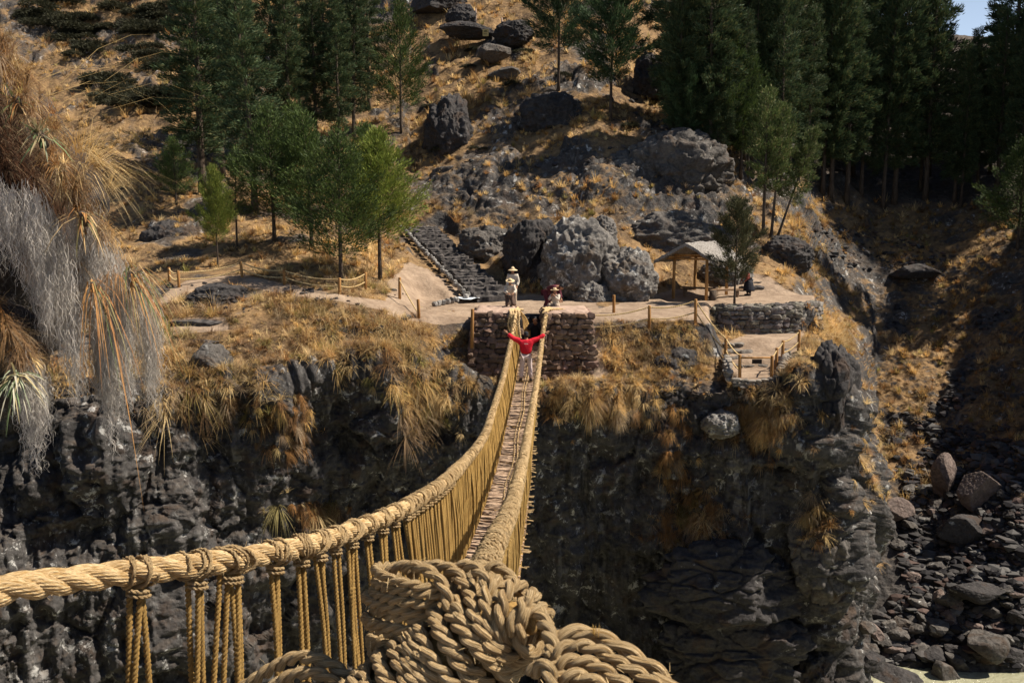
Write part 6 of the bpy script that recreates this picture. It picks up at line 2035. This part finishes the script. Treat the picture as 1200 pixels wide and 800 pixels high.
# dark matted dead stems over the rock face
gg = np.random.default_rng(44)
fm2 = np.nonzero((OV[:, 1] < OD + 0.35) & (OV[:, 1] > 5.0) & (osx > -60) & (osx < 150) & (osy > 10) & (osy < 300) & (osy < 60 + 1.9 * np.maximum(osx, 0) + 130))[0]
n = 1500
k = gg.choice(fm2, n)
cc_ = np.array([(0.075, 0.038, 0.024), (0.13, 0.065, 0.035), (0.16, 0.11, 0.07), (0.04, 0.026, 0.02), (0.30, 0.22, 0.14)])[gg.choice(5, n, p=[.3, .25, .15, .2, .1])]
blades(ob, OV[k] + np.array([0, -0.02, 0]), norm(np.array([[0.35, -0.75, 0.15]]) + gg.normal(0, 0.4, (n, 3))), gg.uniform(0.05, 0.17, n), 26, 0.0042, cc_, (0.2, 1.4), 0.6, 0.15, 71)
# long bent stalks
gg = np.random.default_rng(3)
n = 34
S = Pn(gg.uniform(20, 130, n), gg.uniform(70, 220, n), gg.uniform(5.9, 6.2, n))
blades(ob, S, norm(np.array([[0.85, 0.1, 0.55]]) + gg.normal(0, .2, (n, 3))), gg.uniform(0.6, 1.0, n), 1, 0.006, np.broadcast_to(np.array([[0.60, 0.45, 0.22]]), (n, 3)), (0, 0.1), 0.55, 0, 9)
solo('outcrop_grass', ob, M_GRASS, 'brown and straw dry grass matted along the edge of the near outcrop', 'dry grass', kind='stuff')
def rosette(px, py, d, L, label, cols, up, n=34, wid=0.016, droop=0.6, spread=(0.2, 1.35), seed=0):
    c = P(px, py, d)
    gg = np.random.default_rng(seed)
    o = empty('rosette_plant', c, label, 'plant')
    mb = MB()
    C_ = np.array(cols)[gg.integers(0, len(cols), n)]
    blades(mb, np.repeat(c[None], n, 0) + gg.normal(0, 0.015, (n, 3)), np.repeat(norm(np.array([up], float)), n, 0), gg.uniform(L * .7, L * 1.15, n), 1, wid, C_, spread, droop, 0.03, seed)
    part('leaves', mb, M_LEAF, o)
    mb = MB(); tube(mb, [c - np.array([0, -0.03, 0.05]), c + norm(np.array(up, float)) * 0.05], [0.03, 0.02], 8)
    part('stem', mb, M_BARK, o)
GRN = [(0.10, 0.16, 0.07), (0.16, 0.22, 0.10), (0.30, 0.33, 0.22), (0.40, 0.33, 0.18)]
RUS = [(0.12, 0.16, 0.06), (0.30, 0.14, 0.05), (0.42, 0.22, 0.08), (0.20, 0.17, 0.07), (0.45, 0.32, 0.16)]
rosette(48, 160, 5.5, 0.24, 'spiky green rosette on the upper face of the near outcrop', GRN, (0.35, -0.8, 0.35), 44, 0.013, 0.5, seed=1)
rosette(18, 440, 5.3, 0.26, 'spiky pale rosette at the left frame edge under the matted tuft', GRN[1:] + [(0.45, 0.42, 0.32)], (0.2, -0.7, -0.2), 46, 0.011, 0.6, seed=2)
rosette(150, 322, 6.0, 0.42, 'long drooping green and rust leaved plant at the outer tip of the near outcrop', RUS, (0.7, -0.4, 0.35), 64, 0.008, 1.35, (0.1, 0.9), seed=3)
rosette(96, 252, 5.6, 0.18, 'small curled dry rosette in the middle of the near outcrop', RUS[1:], (0.4, -0.8, 0.2), 30, 0.011, 0.7, seed=4)
rosette(20, 120, 5.6, 0.20, 'small reddish rosette near the top of the near outcrop', RUS, (0.3, -0.7, 0.5), 36, 0.010, 0.5, seed=5)
rosette(108, 330, 5.75, 0.42, 'dark drooping rust leaved plant below the curled dry rosette', RUS[:4], (0.3, -0.4, -0.1), 20, 0.008, 1.6, (0.1, 0.7), seed=6)

# ------------------------------------------------------------------ light, sky, camera
SUN_EL, SUN_AZ = math.radians(53), math.radians(1)          # azimuth from +x towards +y
sv = np.array([math.cos(SUN_EL) * math.cos(SUN_AZ), math.cos(SUN_EL) * math.sin(SUN_AZ), math.sin(SUN_EL)])
sl = bpy.data.lights.new('sun', 'SUN')
sl.energy = 5.0
sl.angle = math.radians(0.55)
sl.color = (1.0, 0.905, 0.77)
so = bpy.data.objects.new('sun', sl)
COL.objects.link(so)
so.rotation_euler = Vector(sv).to_track_quat('Z', 'Y').to_euler()
w = bpy.data.worlds.new('World')
SC.world = w
w.use_nodes = True
nt = w.node_tree
bg = nt.nodes['Background']
sky = nt.nodes.new('ShaderNodeTexSky')
sky.sky_type = 'NISHITA'
sky.sun_disc = False
sky.sun_elevation = SUN_EL
sky.sun_rotation = math.pi / 2 - SUN_AZ
sky.altitude = 3500
sky.dust_density = 3.5
# pale hazy band low in the sky
N = NT(nt)
sx_ = N.n('ShaderNodeSeparateXYZ')
N.l(N.n('ShaderNodeTexCoord').outputs['Generated'], sx_.inputs[0])
band = N.ramp(sx_.outputs['Z'], 0.42, 0.10)
hz_ = N.mix(band, (0.0, 0.0, 0.0), (3.6, 3.9, 4.0))
N.l(N.mix(1.0, sky.outputs[0], hz_, 'ADD'), bg.inputs[0])
bg.inputs[1].default_value = 0.056
cam = bpy.data.cameras.new('camera')
cam.sensor_width = 36
cam.lens = 36 * FP / 1200
cam.clip_end = 1000
cam.clip_start = 0.05
co = bpy.data.objects.new('camera', cam)
COL.objects.link(co)
co.location = (0, 0, 0)
co.rotation_euler = (math.pi / 2 - PITCH, 0, 0)
cam.dof.use_dof = True
cam.dof.focus_distance = 26
cam.dof.aperture_fstop = 16
SC.camera = co
SC.view_settings.view_transform = 'Standard'
SC.view_settings.look = 'None'
SC.view_settings.exposure = 0.78
SC.view_settings.gamma = 1.0
SC.cycles.max_bounces = 5
SC.cycles.diffuse_bounces = 2
SC.cycles.use_denoising = True
